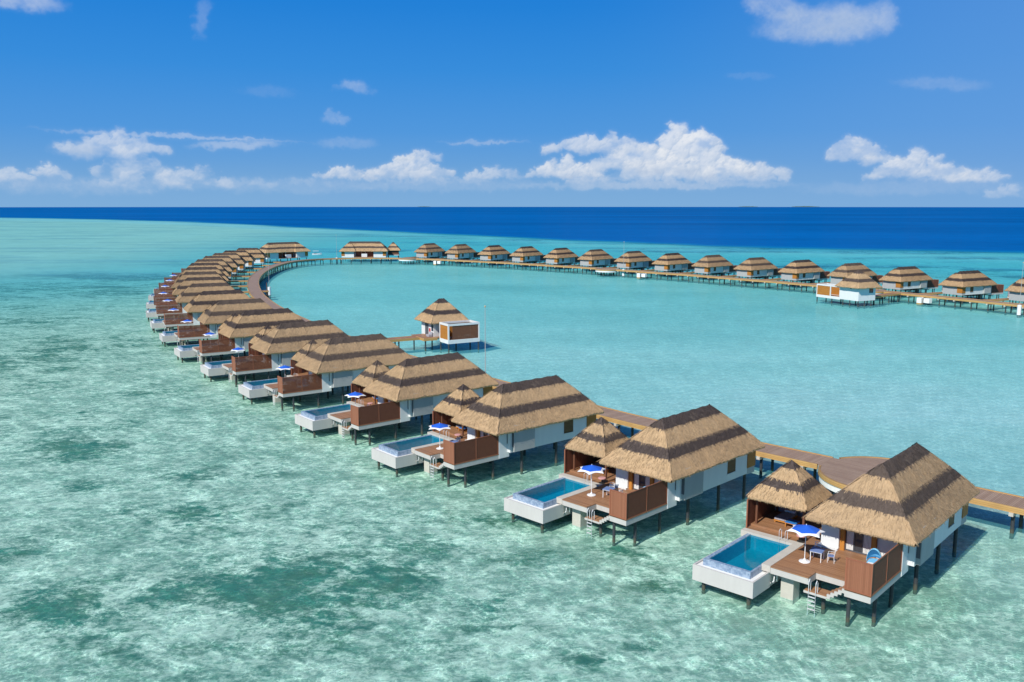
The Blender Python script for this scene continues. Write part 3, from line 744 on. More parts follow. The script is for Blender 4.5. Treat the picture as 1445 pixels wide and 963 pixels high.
# ------------------------------------------------------------------ spa pavilions in the lagoon
def spa(loc, rz, flip, label, full):
    """origin: near corner of the open white frame; x along its long side, y towards the hut"""
    s = thing('spa_pavilion', label, 'pavilion', (*loc, 0), rz, group='white pavilions standing in the lagoon')
    s.scale = (1, flip, 1)
    L, Wd, zb, zt = 6.4, 3.7, 1.55, 5.15; k = .24
    f = MB()
    for x in (0, L - k):
        for y in (0, Wd - k): f.box(x, x + k, y, y + k, zb + .7, zt - .36)
    f.box(0, L, 0, k, zb, zb + .7).box(0, L, Wd - k, Wd, zb, zb + .7).box(0, k, k, Wd - k, zb, zb + .7).box(L - k, L, k, Wd - k, zb, zb + .7)
    f.box(0, L, 0, k, zt - .36, zt).box(0, L, Wd - k, Wd, zt - .36, zt).box(0, k, k, Wd - k, zt - .36, zt).box(L - k, L, k, Wd - k, zt - .36, zt)
    part('frame', f, 'white', s)
    part('floor', MB().box(k, L - k, k, Wd - k, zb + .5, zb + .62), 'deck', s)
    part('timber_screen', MB().box(.07, .13, k, Wd - k, zb + .702, zt - .362), 'orange', s, label='orange louvred end of the white frame')
    part('timber_screen', MB().box(k + .9, L - k, Wd - .14, Wd - .08, zb + .702, zt - .362).box(L - .14, L - .08, k, Wd - k, zb + .702, zt - .362), 'orange', s)
    part('bath_tub', MB().lathe([(.3, zb + .63), (.5, zb + .75), (.62, zb + 1.15), (.55, zb + 1.15), (.42, zb + .8)], 4.6, 1.6, 16), 'inner', s)
    rl = MB()
    for x in np.arange(.9, L - .3, .13): rl.box(x, x + .11, .10, .13, zb + .7, zt - .37)
    part('slatted_screen', rl, 'darkwood', s, label='brown slatted screen of the white frame')
    # hut
    hx0, hx1, hy0, hy1 = -.6, 5.2, 4.9, 10.4
    part('wall', MB().box(hx0, hx1, hy0, hy1, 1.75, 5.3), 'white', s)
    part('roof', thatch(hx0 - .95, hx1 + .95, hy0 - .95, hy1 + .95, (hx0 + hx1)/2 - .45, (hx0 + hx1)/2 + .45, 5.1, 9.0, 55, 5), 'thatch', s)
    part('door', MB().box(hx0 - .03, hx0 - .002, 7.2, 8.7, 2.32, 4.75), 'frame', s, label='dark grey double door')
    part('fire_box', MB().box(hx0 - .12, hx0 - .002, 6.3, 6.75, 2.9, 3.7), 'red', s, label='red box beside the door')
    for wb in ((hx0 - .03, hx0 - .002, 5.05, 5.9, 3.3, 4.8), (hx1 + .002, hx1 + .03, 8.6, 9.7, 3.2, 4.7), (2.0, 2.8, hy1 + .002, hy1 + .03, 4.5, 4.9)): part('window', MB().box(*wb), 'glass', s)
    # deck towards the walkway
    part('deck', MB().box(-3.2, hx0 - .002, 3.4, 9.6, D - .1, D).box(hx0, 2.2, Wd + .003, hy0 - .003, D - .1, D), 'deck', s)
    part('edge_beam', MB().box(-3.32, -3.202, 3.3, 7.0, D - .4, D + .06).box(-3.2, hx0, 3.28, 3.398, D - .4, D + .06), 'rim', s)
    for x, y in ((.15, .15), (L - .2, .15), (.15, Wd - .2), (L - .2, Wd - .2), (3.2, 3.4), (0, 7), (0, 10), (5, 7), (5, 10.2), (-2.8, 3.8), (-2.8, 9)):
        part('pile', pile(x, y, 1.76, .13), 'pile', s)
    if full:
        part('deck_sofa', MB().box(-1.6, -.75, 5.0, 6.2, D + .002, D + .42).box(-.95, -.72, 5.0, 6.2, D + .42, D + .85), 'cushion', s, bevel=.05)
    return s
n0 = at(632.8, 498); n1 = at(674, 494.2)
spa(n0, math.atan2(n1[1] - n0[1], n1[0] - n0[0]), 1, 'white spa pavilion with thatched hut, between the near roofs and the lagoon', True)
m0 = at(1156, 427.8)
spa((m0[0], m0[1]), R(-58), 1, 'white spa pavilion with thatched hut in front of the far row', False) if False else None
def bridge(p, q, w, label):
    d = Vector((q[0] - p[0], q[1] - p[1], 0)); L = d.length
    t = thing('footbridge', label, 'footbridge', (p[0], p[1], 0), math.atan2(d.y, d.x), group='footbridges to the spa pavilions')
    part('deck', MB().box(0, L, -w/2, w/2, D - .08, D + .004), 'deck', t)
    part('edge_beam', MB().box(0, L, -w/2 - .13, -w/2 - .002, D - .4, D + .07).box(0, L, w/2 + .002, w/2 + .13, D - .4, D + .07), 'rim', t)
    x = 1.2
    while x < L:
        for y in (-w/2 + .2, w/2 - .2): part('pile', pile(x, y, D - .08, .13), 'pile', t)
        x += 4.5
ca, sa = math.cos(math.atan2(n1[1] - n0[1], n1[0] - n0[0])), math.sin(math.atan2(n1[1] - n0[1], n1[0] - n0[0]))
def sp(x, y): return (n0[0] + ca*x - sa*y, n0[1] + sa*x + ca*y)
bridge(sp(-17.5, 6.4), sp(-3.25, 6.4), 2.2, 'footbridge from the walkway to the near spa pavilion')
# far pavilion is built the other way round: hut nearest to us, frame beyond it to the left
h0 = at(1210.5, 433.5); h1 = at(1231.3, 431.2)
def spa_far():
    s = thing('spa_pavilion', 'white spa pavilion with thatched hut in front of the far row', 'pavilion', (*h0, 0), R(25), group='white pavilions standing in the lagoon')
    # local: origin near corner of the hut; x to the right, y to the left along the lagoon
    part('wall', MB().box(0, 6.0, 0, 6.3, 1.5, 5.2), 'white', s)
    part('roof', thatch(-1.0, 7.0, -1.0, 7.3, 2.5, 3.5, 5.1, 9.3, 55, 6), 'thatch', s)
    for wb in ((3.7, 5.1, -.03, -.002, 3.5, 4.8), (-.03, -.002, 2.4, 3.0, 4.5, 4.9)): part('window', MB().box(*wb), 'glass', s)
    L, W0, k, zb, zt = 8.6, 3.7, .24, 1.3, 4.9
    y0 = 6.31; y1 = y0 + L
    f = MB()
    for x in (0, W0 - k):
        for y in (y0, y0 + L*.40, y1 - k): f.box(x, x + k, y, y + k, zb + .7, zt - .36)
    f.box(0, W0, y0, y0 + k, zb, zb + .7).box(0, W0, y1 - k, y1, zb, zb + .7).box(0, k, y0 + k, y1 - k, zb, zb + .7).box(W0 - k, W0, y0 + k, y1 - k, zb, zb + .7)
    f.box(0, W0, y0, y0 + k, zt - .36, zt).box(0, W0, y1 - k, y1, zt - .36, zt).box(0, k, y0 + k, y1 - k, zt - .36, zt).box(W0 - k, W0, y0 + k, y1 - k, zt - .36, zt)
    part('frame', f, 'white', s)
    part('floor', MB().box(k, W0 - k, y0 + k, y1 - k, zb + .5, zb + .62), 'deck', s)
    part('timber_screen', MB().box(.07, .13, y0 + L*.40 + k, y1 - k, zb + .702, zt - .362), 'orange', s)
    part('timber_screen', MB().box(W0 - .13, W0 - .07, y0 + k, y1 - k, zb + .702, zt - .362), 'orange', s)
    part('deck', MB().box(6.003, 9.0, .8, 5.6, D - .1, D), 'deck', s); part('edge_beam', MB().box(6.003, 9.0, .66, .798, D - .4, D + .05), 'rim', s)
    for x, y in ((.2, .2), (2.5, .2), (4.8, .2), (.2, 3), (.2, 5.4), (4.8, 5.4), (.2, y0 + 3), (.2, y1 - .2), (3.5, y1 - .2), (3.5, y0 + 3), (7, 1.2), (8.6, 5)):
        part('pile', pile(x, y, 1.55, .14), 'pile', s)
    return s
spa_far()
a30 = R(25); q0 = (h0[0] + 9*math.cos(a30) - 3*math.sin(a30), h0[1] + 9*math.sin(a30) + 3*math.cos(a30))
bridge(q0, local(12, 26.5, -6, RIGHT, RH, -1), 2.2, 'footbridge from the far walkway to the far spa pavilion')

# ------------------------------------------------------------------ the two double villas at the far bend
def double_villa(label):
    t = thing('double_villa', label, 'villa', group='long double villas at the far bend')
    part('roof', thatch(-11.2, 11.2, .2, 9.4, -7.0, 7.0, 4.9, 9.1, 40, 8), 'thatch', t)
    for s in (-1, 1):
        part('wing_roof', thatch(*(sorted((s*11.3, s*3.6))), -1.3, 8.0, *(sorted((s*7.0, s*6.4))), 4.9, 9.0, 45, 9 + s), 'thatch', t)
        part('wall', MB().box(*sorted((s*10.3, s*4.6)), -.2, 7.5, 1.9, 5.2), 'white', t)
        part('corner_shutter', MB().box(*sorted((s*10.4, s*8.9)), -.3, 1.2, 2.6, 5.1), 'orange', t, label='orange louvred outer corner')
        part('side_panel', MB().box(*sorted((s*4.598, s*4.45)), .3, 4.0, 2.0, 5.1), 'grey', t)
    part('middle_wall', MB().box(-4.44, 4.44, 2.6, 7.4, 1.9, 5.2), 'white', t)
    part('timber_wall', MB().box(-4.0, -1.4, 2.45, 2.598, 2.0, 5.1).box(.6, 4.2, 2.45, 2.598, 2.0, 5.1), 'screen', t, label='red-brown boarding of the recessed middle')
    part('door', MB().box(-1.2, .2, 2.5, 2.597, 2.0, 4.7), 'darkwood', t)
    part('terrace', MB().box(-4.44, 4.44, -1.6, 2.448, 1.9, 2.1), 'deck', t)
    part('bench', MB().box(-1.0, 1.6, -.6, .3, 2.102, 3.6), 'white', t)
    for x in (-9.8, -5.2, 0, 5.2, 9.8):
        for y in (.2, 7): part('pile', pile(x, y, 1.95, .15), 'pile', t)
    return t
dv = double_villa('long double villa facing us at the far bend, two wings'); remember(None)
dv.location = (-69.5, 411.5, 0); dv.rotation_euler = (0, 0, R(2))
dup(dv, (-103.5, 404.5, 0), R(42), 'long double villa at the bend, seen obliquely above the left row')
tw = thing('thatched_tower', 'small thatched hut with brown walls on piles beside the long far villa', 'hut', (-57.3, 424, 0), R(5))
part('roof', thatch(-3.4, 3.4, -3.4, 3.4, -.1, .1, 4.8, 8.5, 45, 12), 'thatch', tw)
part('wall', MB().box(-2.6, 2.6, -2.6, 2.6, 2.6, 5.2), 'darkwood', tw); part('floor', MB().box(-2.8, 2.8, -2.8, 2.8, 2.2, 2.598), 'slab', tw)
for x in (-2.4, 2.4):
    for y in (-2.4, 2.4): part('pile', pile(x, y, 2.21, .16), 'pile', tw)
# small canopied boat tied up near the bend
bc = at(447, 359, .3)
bt = thing('canopied_boat', 'small white boat with pale canopy moored behind the far walkway', 'boat', (bc[0], bc[1], 0), R(15)); bt.scale = (.6, .6, .75)
hull = MB(); sec = []
for x, w, z0, z1 in ((-4, 1.0, -.2, .9), (-2, 1.25, -.35, .9), (1, 1.2, -.35, 1.0), (3, .8, -.2, 1.15), (4.4, .08, .2, 1.35)):
    i = len(hull.v); hull.v += [(x, -w, z1), (x, -w*.7, z0), (x, w*.7, z0), (x, w, z1)]; sec.append(i)
for a, b2 in zip(sec, sec[1:]):
    for q in range(4): hull.f.append((a + q, a + (q + 1) % 4, b2 + (q + 1) % 4, b2 + q))
hull.f += [(0, 1, 2, 3)]
part('hull', hull, 'inner', bt); part('canopy', MB().prism([(-3.4, -1.3), (1.6, -1.3), (1.9, 0), (1.6, 1.3), (-3.4, 1.3)], 2.6, 2.75), 'whitecanvas', bt, bevel=.05)
for x in (-3.2, 1.4):
    for y in (-1.1, 1.1): part('canopy_post', MB().tube([(x, y, .9), (x, y, 2.6)], .035, 6), 'steel', bt)
part('seat', MB().box(-2.5, .5, -.8, .8, .9, 1.3), 'frame', bt)

# ------------------------------------------------------------------ sea bed and water (one grid, finer near the camera)
def hash2(ix, iy, s):
    n = (ix.astype(np.int64)*374761393 + iy.astype(np.int64)*668265263 + s*1442695041) & 0x7fffffff
    n = ((n ^ (n >> 13))*1274126177) & 0x7fffffff
    return ((n ^ (n >> 16)) & 0xffff)/65535.0
def vnoise(x, y, s):
    ix, iy = np.floor(x), np.floor(y); fx, fy = x - ix, y - iy; fx = fx*fx*(3 - 2*fx); fy = fy*fy*(3 - 2*fy)
    a, b, c, d = hash2(ix, iy, s), hash2(ix + 1, iy, s), hash2(ix, iy + 1, s), hash2(ix + 1, iy + 1, s)
    return (a*(1 - fx) + b*fx)*(1 - fy) + (c*(1 - fx) + d*fx)*fy
def fbm(x, y, s, o=4):
    v = 0; a = .5; t = 0
    for k in range(o): v = v + a*vnoise(x*2**k, y*2**k, s + k); t += a; a *= .55
    return v/t
def sstep(x, a, b): t = np.clip((x - a)/(b - a), 0, 1); return t*t*(3 - 2*t)
nr, na = 470, 300
rr = 14*np.exp(np.linspace(0, math.log(9600/14), nr)); aa = np.linspace(R(-62), R(62), na)
GX = rr[:, None]*np.sin(aa)[None, :]; GY = rr[:, None]*np.cos(aa)[None, :]
X, Y = GX.ravel(), GY.ravel(); Rr = np.hypot(X, Y)
# inside the ring of the walkway = lagoon
poly = np.vstack([CL[::3], [[400, 60], [200, -60]]])
inside = np.zeros(len(X), bool); j = len(poly) - 1
for i in range(len(poly)):
    xi, yi, xj, yj = poly[i, 0], poly[i, 1], poly[j, 0], poly[j, 1]
    cnd = ((yi > Y) != (yj > Y)) & (X < (xj - xi)*(Y - yi)/((yj - yi) + 1e-12) + xi); inside ^= cnd; j = i
dist = np.full(len(X), 1e9)
for p in CL[::4]: dist = np.minimum(dist, (X - p[0])**2 + (Y - p[1])**2)
dist = np.sqrt(dist); sdist = np.where(inside, dist, -dist)
lag = sstep(sdist + 10*(fbm(X/25, Y/25, 3) - .5), -22, 12)
# reef edge
RE = np.array([at(*q) for q in ((-900, 296.5), (-300, 302), (0, 308), (200, 312), (400, 321), (600, 331), (800, 341), (1000, 349), (1200, 354), (1445, 359), (1800, 368), (2400, 385))])
ra = np.arctan2(RE[:, 0], RE[:, 1]); rd = np.hypot(RE[:, 0], RE[:, 1])
red = np.interp(np.arctan2(X, Y), ra, rd)
wob = 1 + .05*(fbm(X/160, Y/160, 11) - .5) + .03*(fbm(X/40, Y/40, 12) - .5)
q = Rr*wob/red                                        # <1 shallow, >1 deep
deep = sstep(q, .985, 1.06)
flat = 1 - sstep(q, .55, .90)
far = sstep(Rr, 150, 420)*(1 - lag)
crest = np.exp(-((q - .93)/.07)**2)
# seagrass
gr = .27 + .62*(fbm(X/26 + .3*Y/26, Y/20, 21) - .5) + .40*(fbm(X/8, Y/7, 22) - .5)
for u, v, a, b, s in ((393, 836, 110, 42, .62), (84, 872, 95, 42, .45), (243, 853, 50, 20, .35), (184, 922, 85, 28, .25), (440, 897, 75, 28, .3), (105, 643, 70, 15, .5), (113, 700, 50, 13, .35), (251, 740, 60, 24, .42), (272, 682, 60, 14, .3), (180, 735, 28, 20, .3), (460, 772, 45, 20, .33), (376, 672, 45, 14, .3), (552, 826, 70, 38, .45), (694, 864, 45, 20, .38), (922, 822, 50, 42, .5), (891, 788, 46, 12, .5), (708, 747, 60, 10, .45), (829, 947, 34, 10, .5), (908, 930, 34, 12, .4), (735, 900, 50, 9, .35), (640, 930, 60, 14, .2),
                      (50, 391, 110, 7, .40), (60, 408, 130, 8, .26), (150, 415, 80, 8, .24), (205, 406, 34, 6, .22), (90, 455, 90, 9, .2), (30, 520, 70, 12, .22), (200, 560, 80, 14, .22), (330, 640, 70, 14, .22), (150, 600, 60, 14, .2), (420, 720, 70, 16, .2), (560, 740, 60, 14, .22), (620, 780, 80, 16, .2), (20, 790, 60, 22, .25), (760, 800, 60, 18, .22), (116, 484, 70, 8, .3), (90, 497, 90, 8, .3), (190, 490, 40, 7, .25), (60, 440, 110, 10, .25), (30, 555, 80, 12, .3), (350, 600, 60, 12, .2), (20, 341, 60, 1.6, .4), (70, 332, 40, 1.2, .3), (260, 353, 30, 1.3, .35)):
    c = at(u, v, -1); ex = abs(at(u + a, v, -1)[0] - c[0]); ey = abs(at(u, v - b, -1)[1] - at(u, v + b, -1)[1])/2
    dd = ((X - c[0])/ex)**2 + ((Y - c[1])/ey)**2
    gr = gr + s*np.exp(-dd*1.1)
gr = gr - .75*lag - .22*sstep(np.abs(sdist + 14), 26, 6)*(1 - lag)*0
gr = gr - .30*sstep(Rr, 420, 560)*(1 - lag) - .12*sstep(sdist, -60, -25)
blot = far*sstep(fbm(X/70, Y/20, 31, 5), .50, .66)*(1 - .6*sstep(-X, 60, 200))
gr = gr + .5*blot
rub = np.clip(1.0 - .75*lag - .5*far, .1, 1)
depth = .30 + .30*lag + .15*far
z = -depth + .16*(fbm(X/6, Y/6, 41) - .5)
def C3(a): return np.array(a)[None, :]
def mixc(a, b, f): return a*(1 - f[:, None]) + b*f[:, None]
one = np.ones((len(X), 3))
sand = mixc(one*C3((.75, .735, .635)), one*C3((.72, .71, .66)), lag)
tint = one*C3((.735, .905, .88)); tint = mixc(tint, mixc(one*C3((.82, .975, .96)), one*C3((.565, .935, .945)), sstep(Rr, 60, 280)), lag); tint = mixc(tint, one*C3((.36, .86, .93)), far)
scat = one*C3((.20, .54, .47)); scat = mixc(scat, one*C3((.125, .51, .56)), lag); scat = mixc(scat, one*C3((.06, .48, .64)), far)
pale = sstep(-X, 60, 260)*sstep(Rr, 260, 420)*(1 - deep)
scat = mixc(scat, one*C3((.26, .62, .60)), pale*.9); tint = mixc(tint, one*C3((.62, .90, .88)), pale)
scat = mixc(scat, one*C3((.19, .64, .76)), crest*.7*(1 - deep))
scat = scat*(1 - .55*blot[:, None]*C3((1, .75, .35)))
wind = fbm(X/55 + Y/140, Y/22, 51, 5) - .5
scat = scat*(1 + (.18 + .22*lag)[:, None]*wind[:, None]); tint = np.clip(tint*(1 + (.22*lag + .06)[:, None]*wind[:, None]*C3((1.3, .55, .45))), 0, .985)
edge = np.exp(-((q - 1.02)/.03)**2)
scat = mixc(scat, one*C3((.0, .105, .35))*(1 + .55*(fbm(X/420, Y/150, 55, 5) - .5))[:, None], deep); scat = mixc(scat, one*C3((.0, .30, .54)), edge*.6)
murk = np.clip(.10 + .28*lag + .30*far + .25*pale, 0, .7); murk = np.maximum(murk, deep)
chop = np.clip(.9 - .25*lag, .2, 1)*np.clip(140/Rr, .30, 1)
mirror = .50 - .27*deep - .05*far + .2*lag
clear = np.clip(1 - .15*lag, 0, 1)*np.clip(150/Rr, .12, 1)  # strength of the painted caustics, fading with distance
idx = np.arange(nr*na).reshape(nr, na)
F = np.stack([idx[:-1, :-1], idx[:-1, 1:], idx[1:, 1:], idx[1:, :-1]], -1).reshape(-1, 4)[:, ::-1]
def sheet(name, zz, mat, attrs):
    me = bpy.data.meshes.new(name)
    me.vertices.add(len(X)); me.vertices.foreach_set('co', np.c_[X, Y, zz].astype(np.float32).ravel())
    me.loops.add(F.size); me.loops.foreach_set('vertex_index', F.ravel().astype(np.int32))
    me.polygons.add(len(F)); me.polygons.foreach_set('loop_start', (np.arange(len(F))*4).astype(np.int32)); me.polygons.foreach_set('loop_total', np.full(len(F), 4, np.int32))
    me.update(calc_edges=True); me.validate()
    for n, d in attrs.items():
        if d.ndim == 1: a = me.attributes.new(n, 'FLOAT', 'POINT'); a.data.foreach_set('value', d.astype(np.float32))
        else: a = me.attributes.new(n, 'FLOAT_COLOR', 'POINT'); a.data.foreach_set('color', np.c_[d, np.ones(len(d))].astype(np.float32).ravel())
    me.polygons.foreach_set('use_smooth', [True]*len(F)); me.materials.append(M[mat])
    return link(name, me)
tag(sheet('seabed', z, 'seabed', dict(grass=gr, rubble=rub, sand=sand)), 'pale sand bed with patches of dark seagrass under the water', 'seabed', kind='structure')
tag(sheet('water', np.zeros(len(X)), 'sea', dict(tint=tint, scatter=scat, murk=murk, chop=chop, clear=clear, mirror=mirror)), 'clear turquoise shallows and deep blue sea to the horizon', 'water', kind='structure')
# specks of islands on the horizon
for u, w, h, nm in ((1052, 200, 8, 'left'), (1132, 280, 10, 'right'), (600, 150, 6, 'faint western')):
    a = math.atan((u - W_/2)/FPX); d = 9300; b = MB(); n = 18
    for k in range(n + 1):
        x = -w/2 + w*k/n; hh = h*max(.12, math.sin(math.pi*k/n)**.4)*random.uniform(.75, 1.05); b.v += [(x, -20, 0), (x, -10, hh*.9), (x, 10, hh), (x, 20, 0)]
    for k in range(n):
        for qq in range(3): b.f.append((k*4 + qq, k*4 + qq + 1, k*4 + 5 + qq, k*4 + 4 + qq))
    o = part('island', b, 'island', None); o.location = (d*math.sin(a), d*math.cos(a), -.5); o.rotation_euler = (0, 0, -a)
    tag(o, 'low wooded island on the horizon, %s one' % nm, 'island', kind='structure')

# ------------------------------------------------------------------ light and sky
PHI, ELEV = R(53), R(41)
sd = Vector((math.cos(ELEV)*math.cos(PHI), math.cos(ELEV)*math.sin(PHI), -math.sin(ELEV)))
sun = bpy.data.lights.new('sun', 'SUN'); sun.energy = 5.0; sun.angle = R(.53); sun.color = (1.0, .955, .88)
so = bpy.data.objects.new('sun', sun); COL.objects.link(so); so.rotation_euler = sd.to_track_quat('-Z', 'Y').to_euler(); so.location = (-40, -60, 90)
w = bpy.data.worlds.new('World'); scn.world = w; w.use_nodes = True
g = NT(w.node_tree)
sky = g.n('ShaderNodeTexSky', sky_type='NISHITA', sun_disc=False, sun_elevation=ELEV, sun_rotation=math.atan2(-sd.x, -sd.y), altitude=30, air_density=1.0, dust_density=.6, ozone_density=3.0)
d = g.n('ShaderNodeTexCoord').outputs['Generated']
sep = g.n('ShaderNodeSeparateXYZ', inp={0: d})
az = g.m('MULTIPLY', g.m('ARCTAN2', sep.outputs[0], sep.outputs[1]), 57.29578)
el = g.m('MULTIPLY', g.m('ARCSINE', sep.outputs[2]), 57.29578)
rmp = g.n('ShaderNodeValToRGB'); cr = rmp.color_ramp; ee = cr.elements
ee[0].position = 0; ee[0].color = (.185, .405, .70, 1); ee[1].position = 1; ee[1].color = (.010, .185, .66, 1)
for p_, c_ in ((.12, (.158, .372, .69, 1)), (.30, (.085, .315, .72, 1)), (.55, (.040, .265, .71, 1)), (.80, (.018, .22, .68, 1))):
    e_ = ee.new(p_); e_.color = c_
g.link(g.m('DIVIDE', el, 15.0, clamp=True), rmp.inputs[0])
low = g.mix(1.0, rmp.outputs[0], (10, 10, 10), 'MULTIPLY')
side = g.ss(az, 2, 34, 0, .42)
low = g.mix(side, low, (1.75, 3.7, 7.4))
base = g.mix(g.ss(el, 14, 50), low, g.mix(1.0, sky.outputs[0], (.26, .46, .66), 'MULTIPLY'))
AZ0, AZ1, EL0, EL1 = -44.0, 44.0, -.6, 21.4; CW, CH = 2200, 550
ga, ge_ = np.meshgrid(np.linspace(AZ0, AZ1, CW), np.linspace(EL0, EL1, CH))
DEG = 57.3/FPX
wx = (fbm(ga*1.1, ge_*1.4, 71, 5) - .5); wy = (fbm(ga*1.1 + 9, ge_*1.4 + 4, 73, 5) - .5)
fx_ = (fbm(ga*4.2, ge_*5.0, 75, 4) - .5); fy_ = (fbm(ga*4.2 + 5, ge_*5.0 + 3, 77, 4) - .5)
PA, PE = ga + wx*.9 + fx_*.28, ge_ + wy*.7 + fy_*.28
alpha = np.zeros_like(ga); shade = np.full_like(ga, .8)
crg = random.Random(31)
# cumulus heaps: u, v of the middle of the flat base, half width, height, opacity (photo pixels); puffs piled on the base
HEAPS = [(952, 257, 150, 14, .45), (968, 250, 74, 62, .83), (905, 242, 72, 38, .80), (845, 216, 74, 28, .72), (796, 250, 50, 24, .85), (1048, 250, 56, 24, .65),
 (1206, 224, 32, 30, .8), (1243, 230, 22, 16, .45), (1292, 250, 50, 33, .78), (1242, 254, 22, 12, .6), (1378, 256, 34, 16, .6), (1425, 277, 32, 12, .35), (1335, 256, 40, 14, .5),
 (165, 216, 56, 28, .55), (184, 250, 34, 40, .42), (68, 249, 18, 15, .7), (10, 256, 22, 14, .6), (268, 262, 50, 26, .45), (150, 268, 100, 14, .14), (200, 262, 46, 18, .3),
 (480, 250, 28, 16, .75), (577, 252, 54, 30, .78), (590, 226, 24, 18, .8), (700, 252, 42, 15, .6), (620, 258, 70, 9, .2), (420, 262, 60, 10, .14), (355, 264, 50, 12, .14), (473, 174, 18, 20, .18), (498, 128, 24, 14, .10)]
for u, v, hw, up, op in HEAPS:
    ac, ec = azel(u, v); A_, U_ = hw*DEG, up*DEG
    sl = (slice(None), slice(max(0, int((ac - A_*1.6 - 1.2 - AZ0)/(AZ1 - AZ0)*CW)), int((ac + A_*1.6 + 1.2 - AZ0)/(AZ1 - AZ0)*CW)))
    pa, pe = PA[sl], PE[sl]; Hh = np.full(pa.shape, -9.0); wsum = np.zeros(pa.shape)
    npf = int(26 + hw*.9)
    for k in range(npf):
        t = crg.uniform(-1, 1); top = (1 - abs(t)**1.8)*crg.uniform(.75, 1.05); e_ = crg.random()**.8
        r_ = U_*crg.uniform(.16, .34)*(1.15 - .5*e_) + .05
        pc, pq = ac + t*A_, ec + max(U_*top*e_ - r_*.3, r_*.25)
        d2 = (pa - pc)**2 + ((pe - pq)*1.1)**2
        hgt = np.where(d2 < r_*r_, np.sqrt(np.maximum(r_*r_ - d2, 0)), -np.sqrt(d2) + r_) + r_*.25*crg.random()
        Hh = np.maximum(Hh, hgt)
    gy, gx = np.gradient(Hh); dxy = (AZ1 - AZ0)/CW; gx, gy = np.clip(gx/dxy, -1.3, 1.3), np.clip(gy/dxy, -1.3, 1.3)
    lam = (.50*gx - .62*gy + .62)/np.sqrt(1 + gx*gx + gy*gy)
    lam = np.clip(.50 + .50*lam, 0, 1)
    vert = np.clip((ge_[sl] - ec)/(U_ + .2), 0, 1)
    sh = np.clip(lam*(.46 + .60*vert**.6) + .10 + .25*(fx_[sl] + wx[sl]*.5), 0, 1)
    flatb = sstep(pe - ec, -.16, .10 + .04*U_)
    soft = .10 + .05*min(U_, 1.2)
    al = sstep(Hh + .5*fx_[sl]*soft*4, -soft*.7, soft*1.5)*flatb*op
    hole = sstep(fbm(ga[sl]*.9 + 3, ge_[sl]*1.6, 91, 5), .26, .56)
    k_ = np.clip(1.25 - op, 0, 1)
    al = np.clip(al*(1 - k_ + k_*hole*1.1)*(.93 + .4*wy[sl]), 0, .95)
    shade[sl] = shade[sl]*(1 - al) + sh*al; alpha[sl] = 1 - (1 - alpha[sl])*(1 - al)
# thin veils and soft grey clouds: u, v, half width, half height, opacity, brightness, slant
for u, v, hw, hh, op, br, slant in ((1155, 33, 84, 24, .46, .26, 0), (1200, 34, 52, 24, .36, .36, 0), (1098, 12, 42, 18, .40, .30, -.25), (1250, 25, 18, 22, .3, .5, 0), (250, 193, 165, 3, .38, .75, -.02), (335, 206, 62, 6, .36, .78, .05), (490, 203, 44, 8, .16, .7, 0), (284, 24, 12, 28, .14, .7, 0),
    (38, 2, 40, 13, .42, .65, 0), (1330, 118, 60, 9, .13, .22, -.1), (680, 202, 64, 3, .28, .8, 0), (376, 130, 40, 8, .06, .3, 0), (505, 124, 24, 9, .20, .4, -.3), (100, 262, 140, 13, .14, .50, 0), (420, 262, 180, 12, .12, .5, 0), (640, 262, 160, 10, .14, .5, 0), (930, 262, 190, 6, .42, .40, 0), (1290, 266, 150, 10, .12, .5, 0), (120, 212, 36, 12, .35, .35, 0), (1060, 108, 30, 5, .06, .25, 0)):
    ac, ec = azel(u, v); da = (ga + wx*1.2 + fx_*.5 - ac)/(hw*DEG); de = (ge_ + wy*.45 + fy_*.3 - ec - slant*(ga - ac))/(hh*DEG)
    al = np.clip(sstep(1.15 - np.sqrt(da*da + de*de), 0, .75)*(1 + 1.1*wx + .5*fx_), 0, 1)*op
    sh = np.clip(br + .25*np.clip(de, -1, 1)*.6 + .3*fy_, 0, 1)
    shade = shade*(1 - al) + sh*al; alpha = 1 - (1 - alpha)*(1 - al)
def soften(a, r):
    for ax in (0, 1):
        for _ in range(2):
            a = sum(np.roll(a, k, ax) for k in range(-r, r + 1))/(2*r + 1)
    return a
detail = fbm(ga*7, ge_*8, 95, 3) - .5
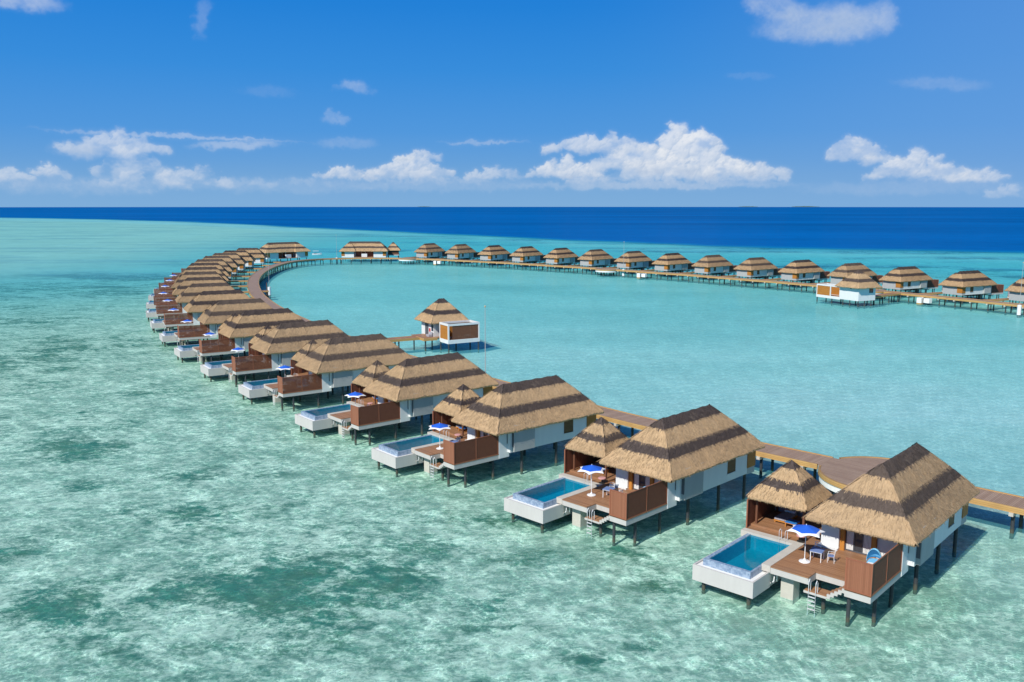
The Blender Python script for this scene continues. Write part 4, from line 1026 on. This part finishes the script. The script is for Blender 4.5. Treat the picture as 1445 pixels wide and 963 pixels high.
sa = soften(alpha, 3); alpha = np.clip(0.66*alpha + .34*sa + .14*detail*sa*(1 - sa)*4, 0, .96); shade = .7*shade + .3*soften(shade, 2)
alpha *= sstep(ge_, -.05, .5)*(1 - .0*ge_); alpha[-1] = alpha[0] = 0; alpha[:, 0] = alpha[:, -1] = 0
img = bpy.data.images.new('cloud_cover', CW, CH, alpha=False, float_buffer=True, is_data=True)
px = np.zeros((CH, CW, 4), np.float32); px[..., 0] = alpha; px[..., 1] = shade; px[..., 3] = 1
img.pixels.foreach_set(px.ravel()); img.update(); img.pack()
cu = g.m('DIVIDE', g.m('SUBTRACT', az, AZ0), AZ1 - AZ0); cvv = g.m('DIVIDE', g.m('SUBTRACT', el, EL0), EL1 - EL0)
tx = g.n('ShaderNodeTexImage', image=img, extension='CLIP', interpolation='Linear', inp={0: g.n('ShaderNodeCombineXYZ', inp={0: cu, 1: cvv}).outputs[0]})
tc = g.n('ShaderNodeSeparateColor', inp={0: tx.outputs[0]})
rc = g.n('ShaderNodeValToRGB'); e3 = rc.color_ramp.elements
e3[0].position = 0; e3[0].color = (.27, .40, .63, 1); e3[1].position = 1; e3[1].color = (.88, .89, .91, 1); q_ = e3.new(.55); q_.color = (.54, .63, .77, 1)
g.link(tc.outputs[1], rc.inputs[0])
ccol = g.mix(1.0, rc.outputs[0], (10, 10, 10), 'MULTIPLY')
haze = g.ss(el, 3.0, -.3, 0, .35)
hz = g.mix(haze, base, (2.6, 4.5, 7.0))
out = g.mix(tc.outputs[0], hz, ccol)
bg = g.n('ShaderNodeBackground', inp={0: out, 1: .10})
g.link(bg.outputs[0], g.n('ShaderNodeOutputWorld').inputs[0])
w.cycles.sampling_method = 'MANUAL'; w.cycles.sample_map_resolution = 512
# ------------------------------------------------------------------ render settings
scn.view_settings.view_transform = 'Standard'; scn.view_settings.look = 'None'; scn.view_settings.exposure = 0; scn.view_settings.gamma = 1
scn.cycles.max_bounces = 8; scn.cycles.transparent_max_bounces = 12; scn.cycles.diffuse_bounces = 3; scn.cycles.glossy_bounces = 3
scn.cycles.caustics_reflective = False; scn.cycles.use_denoising = True
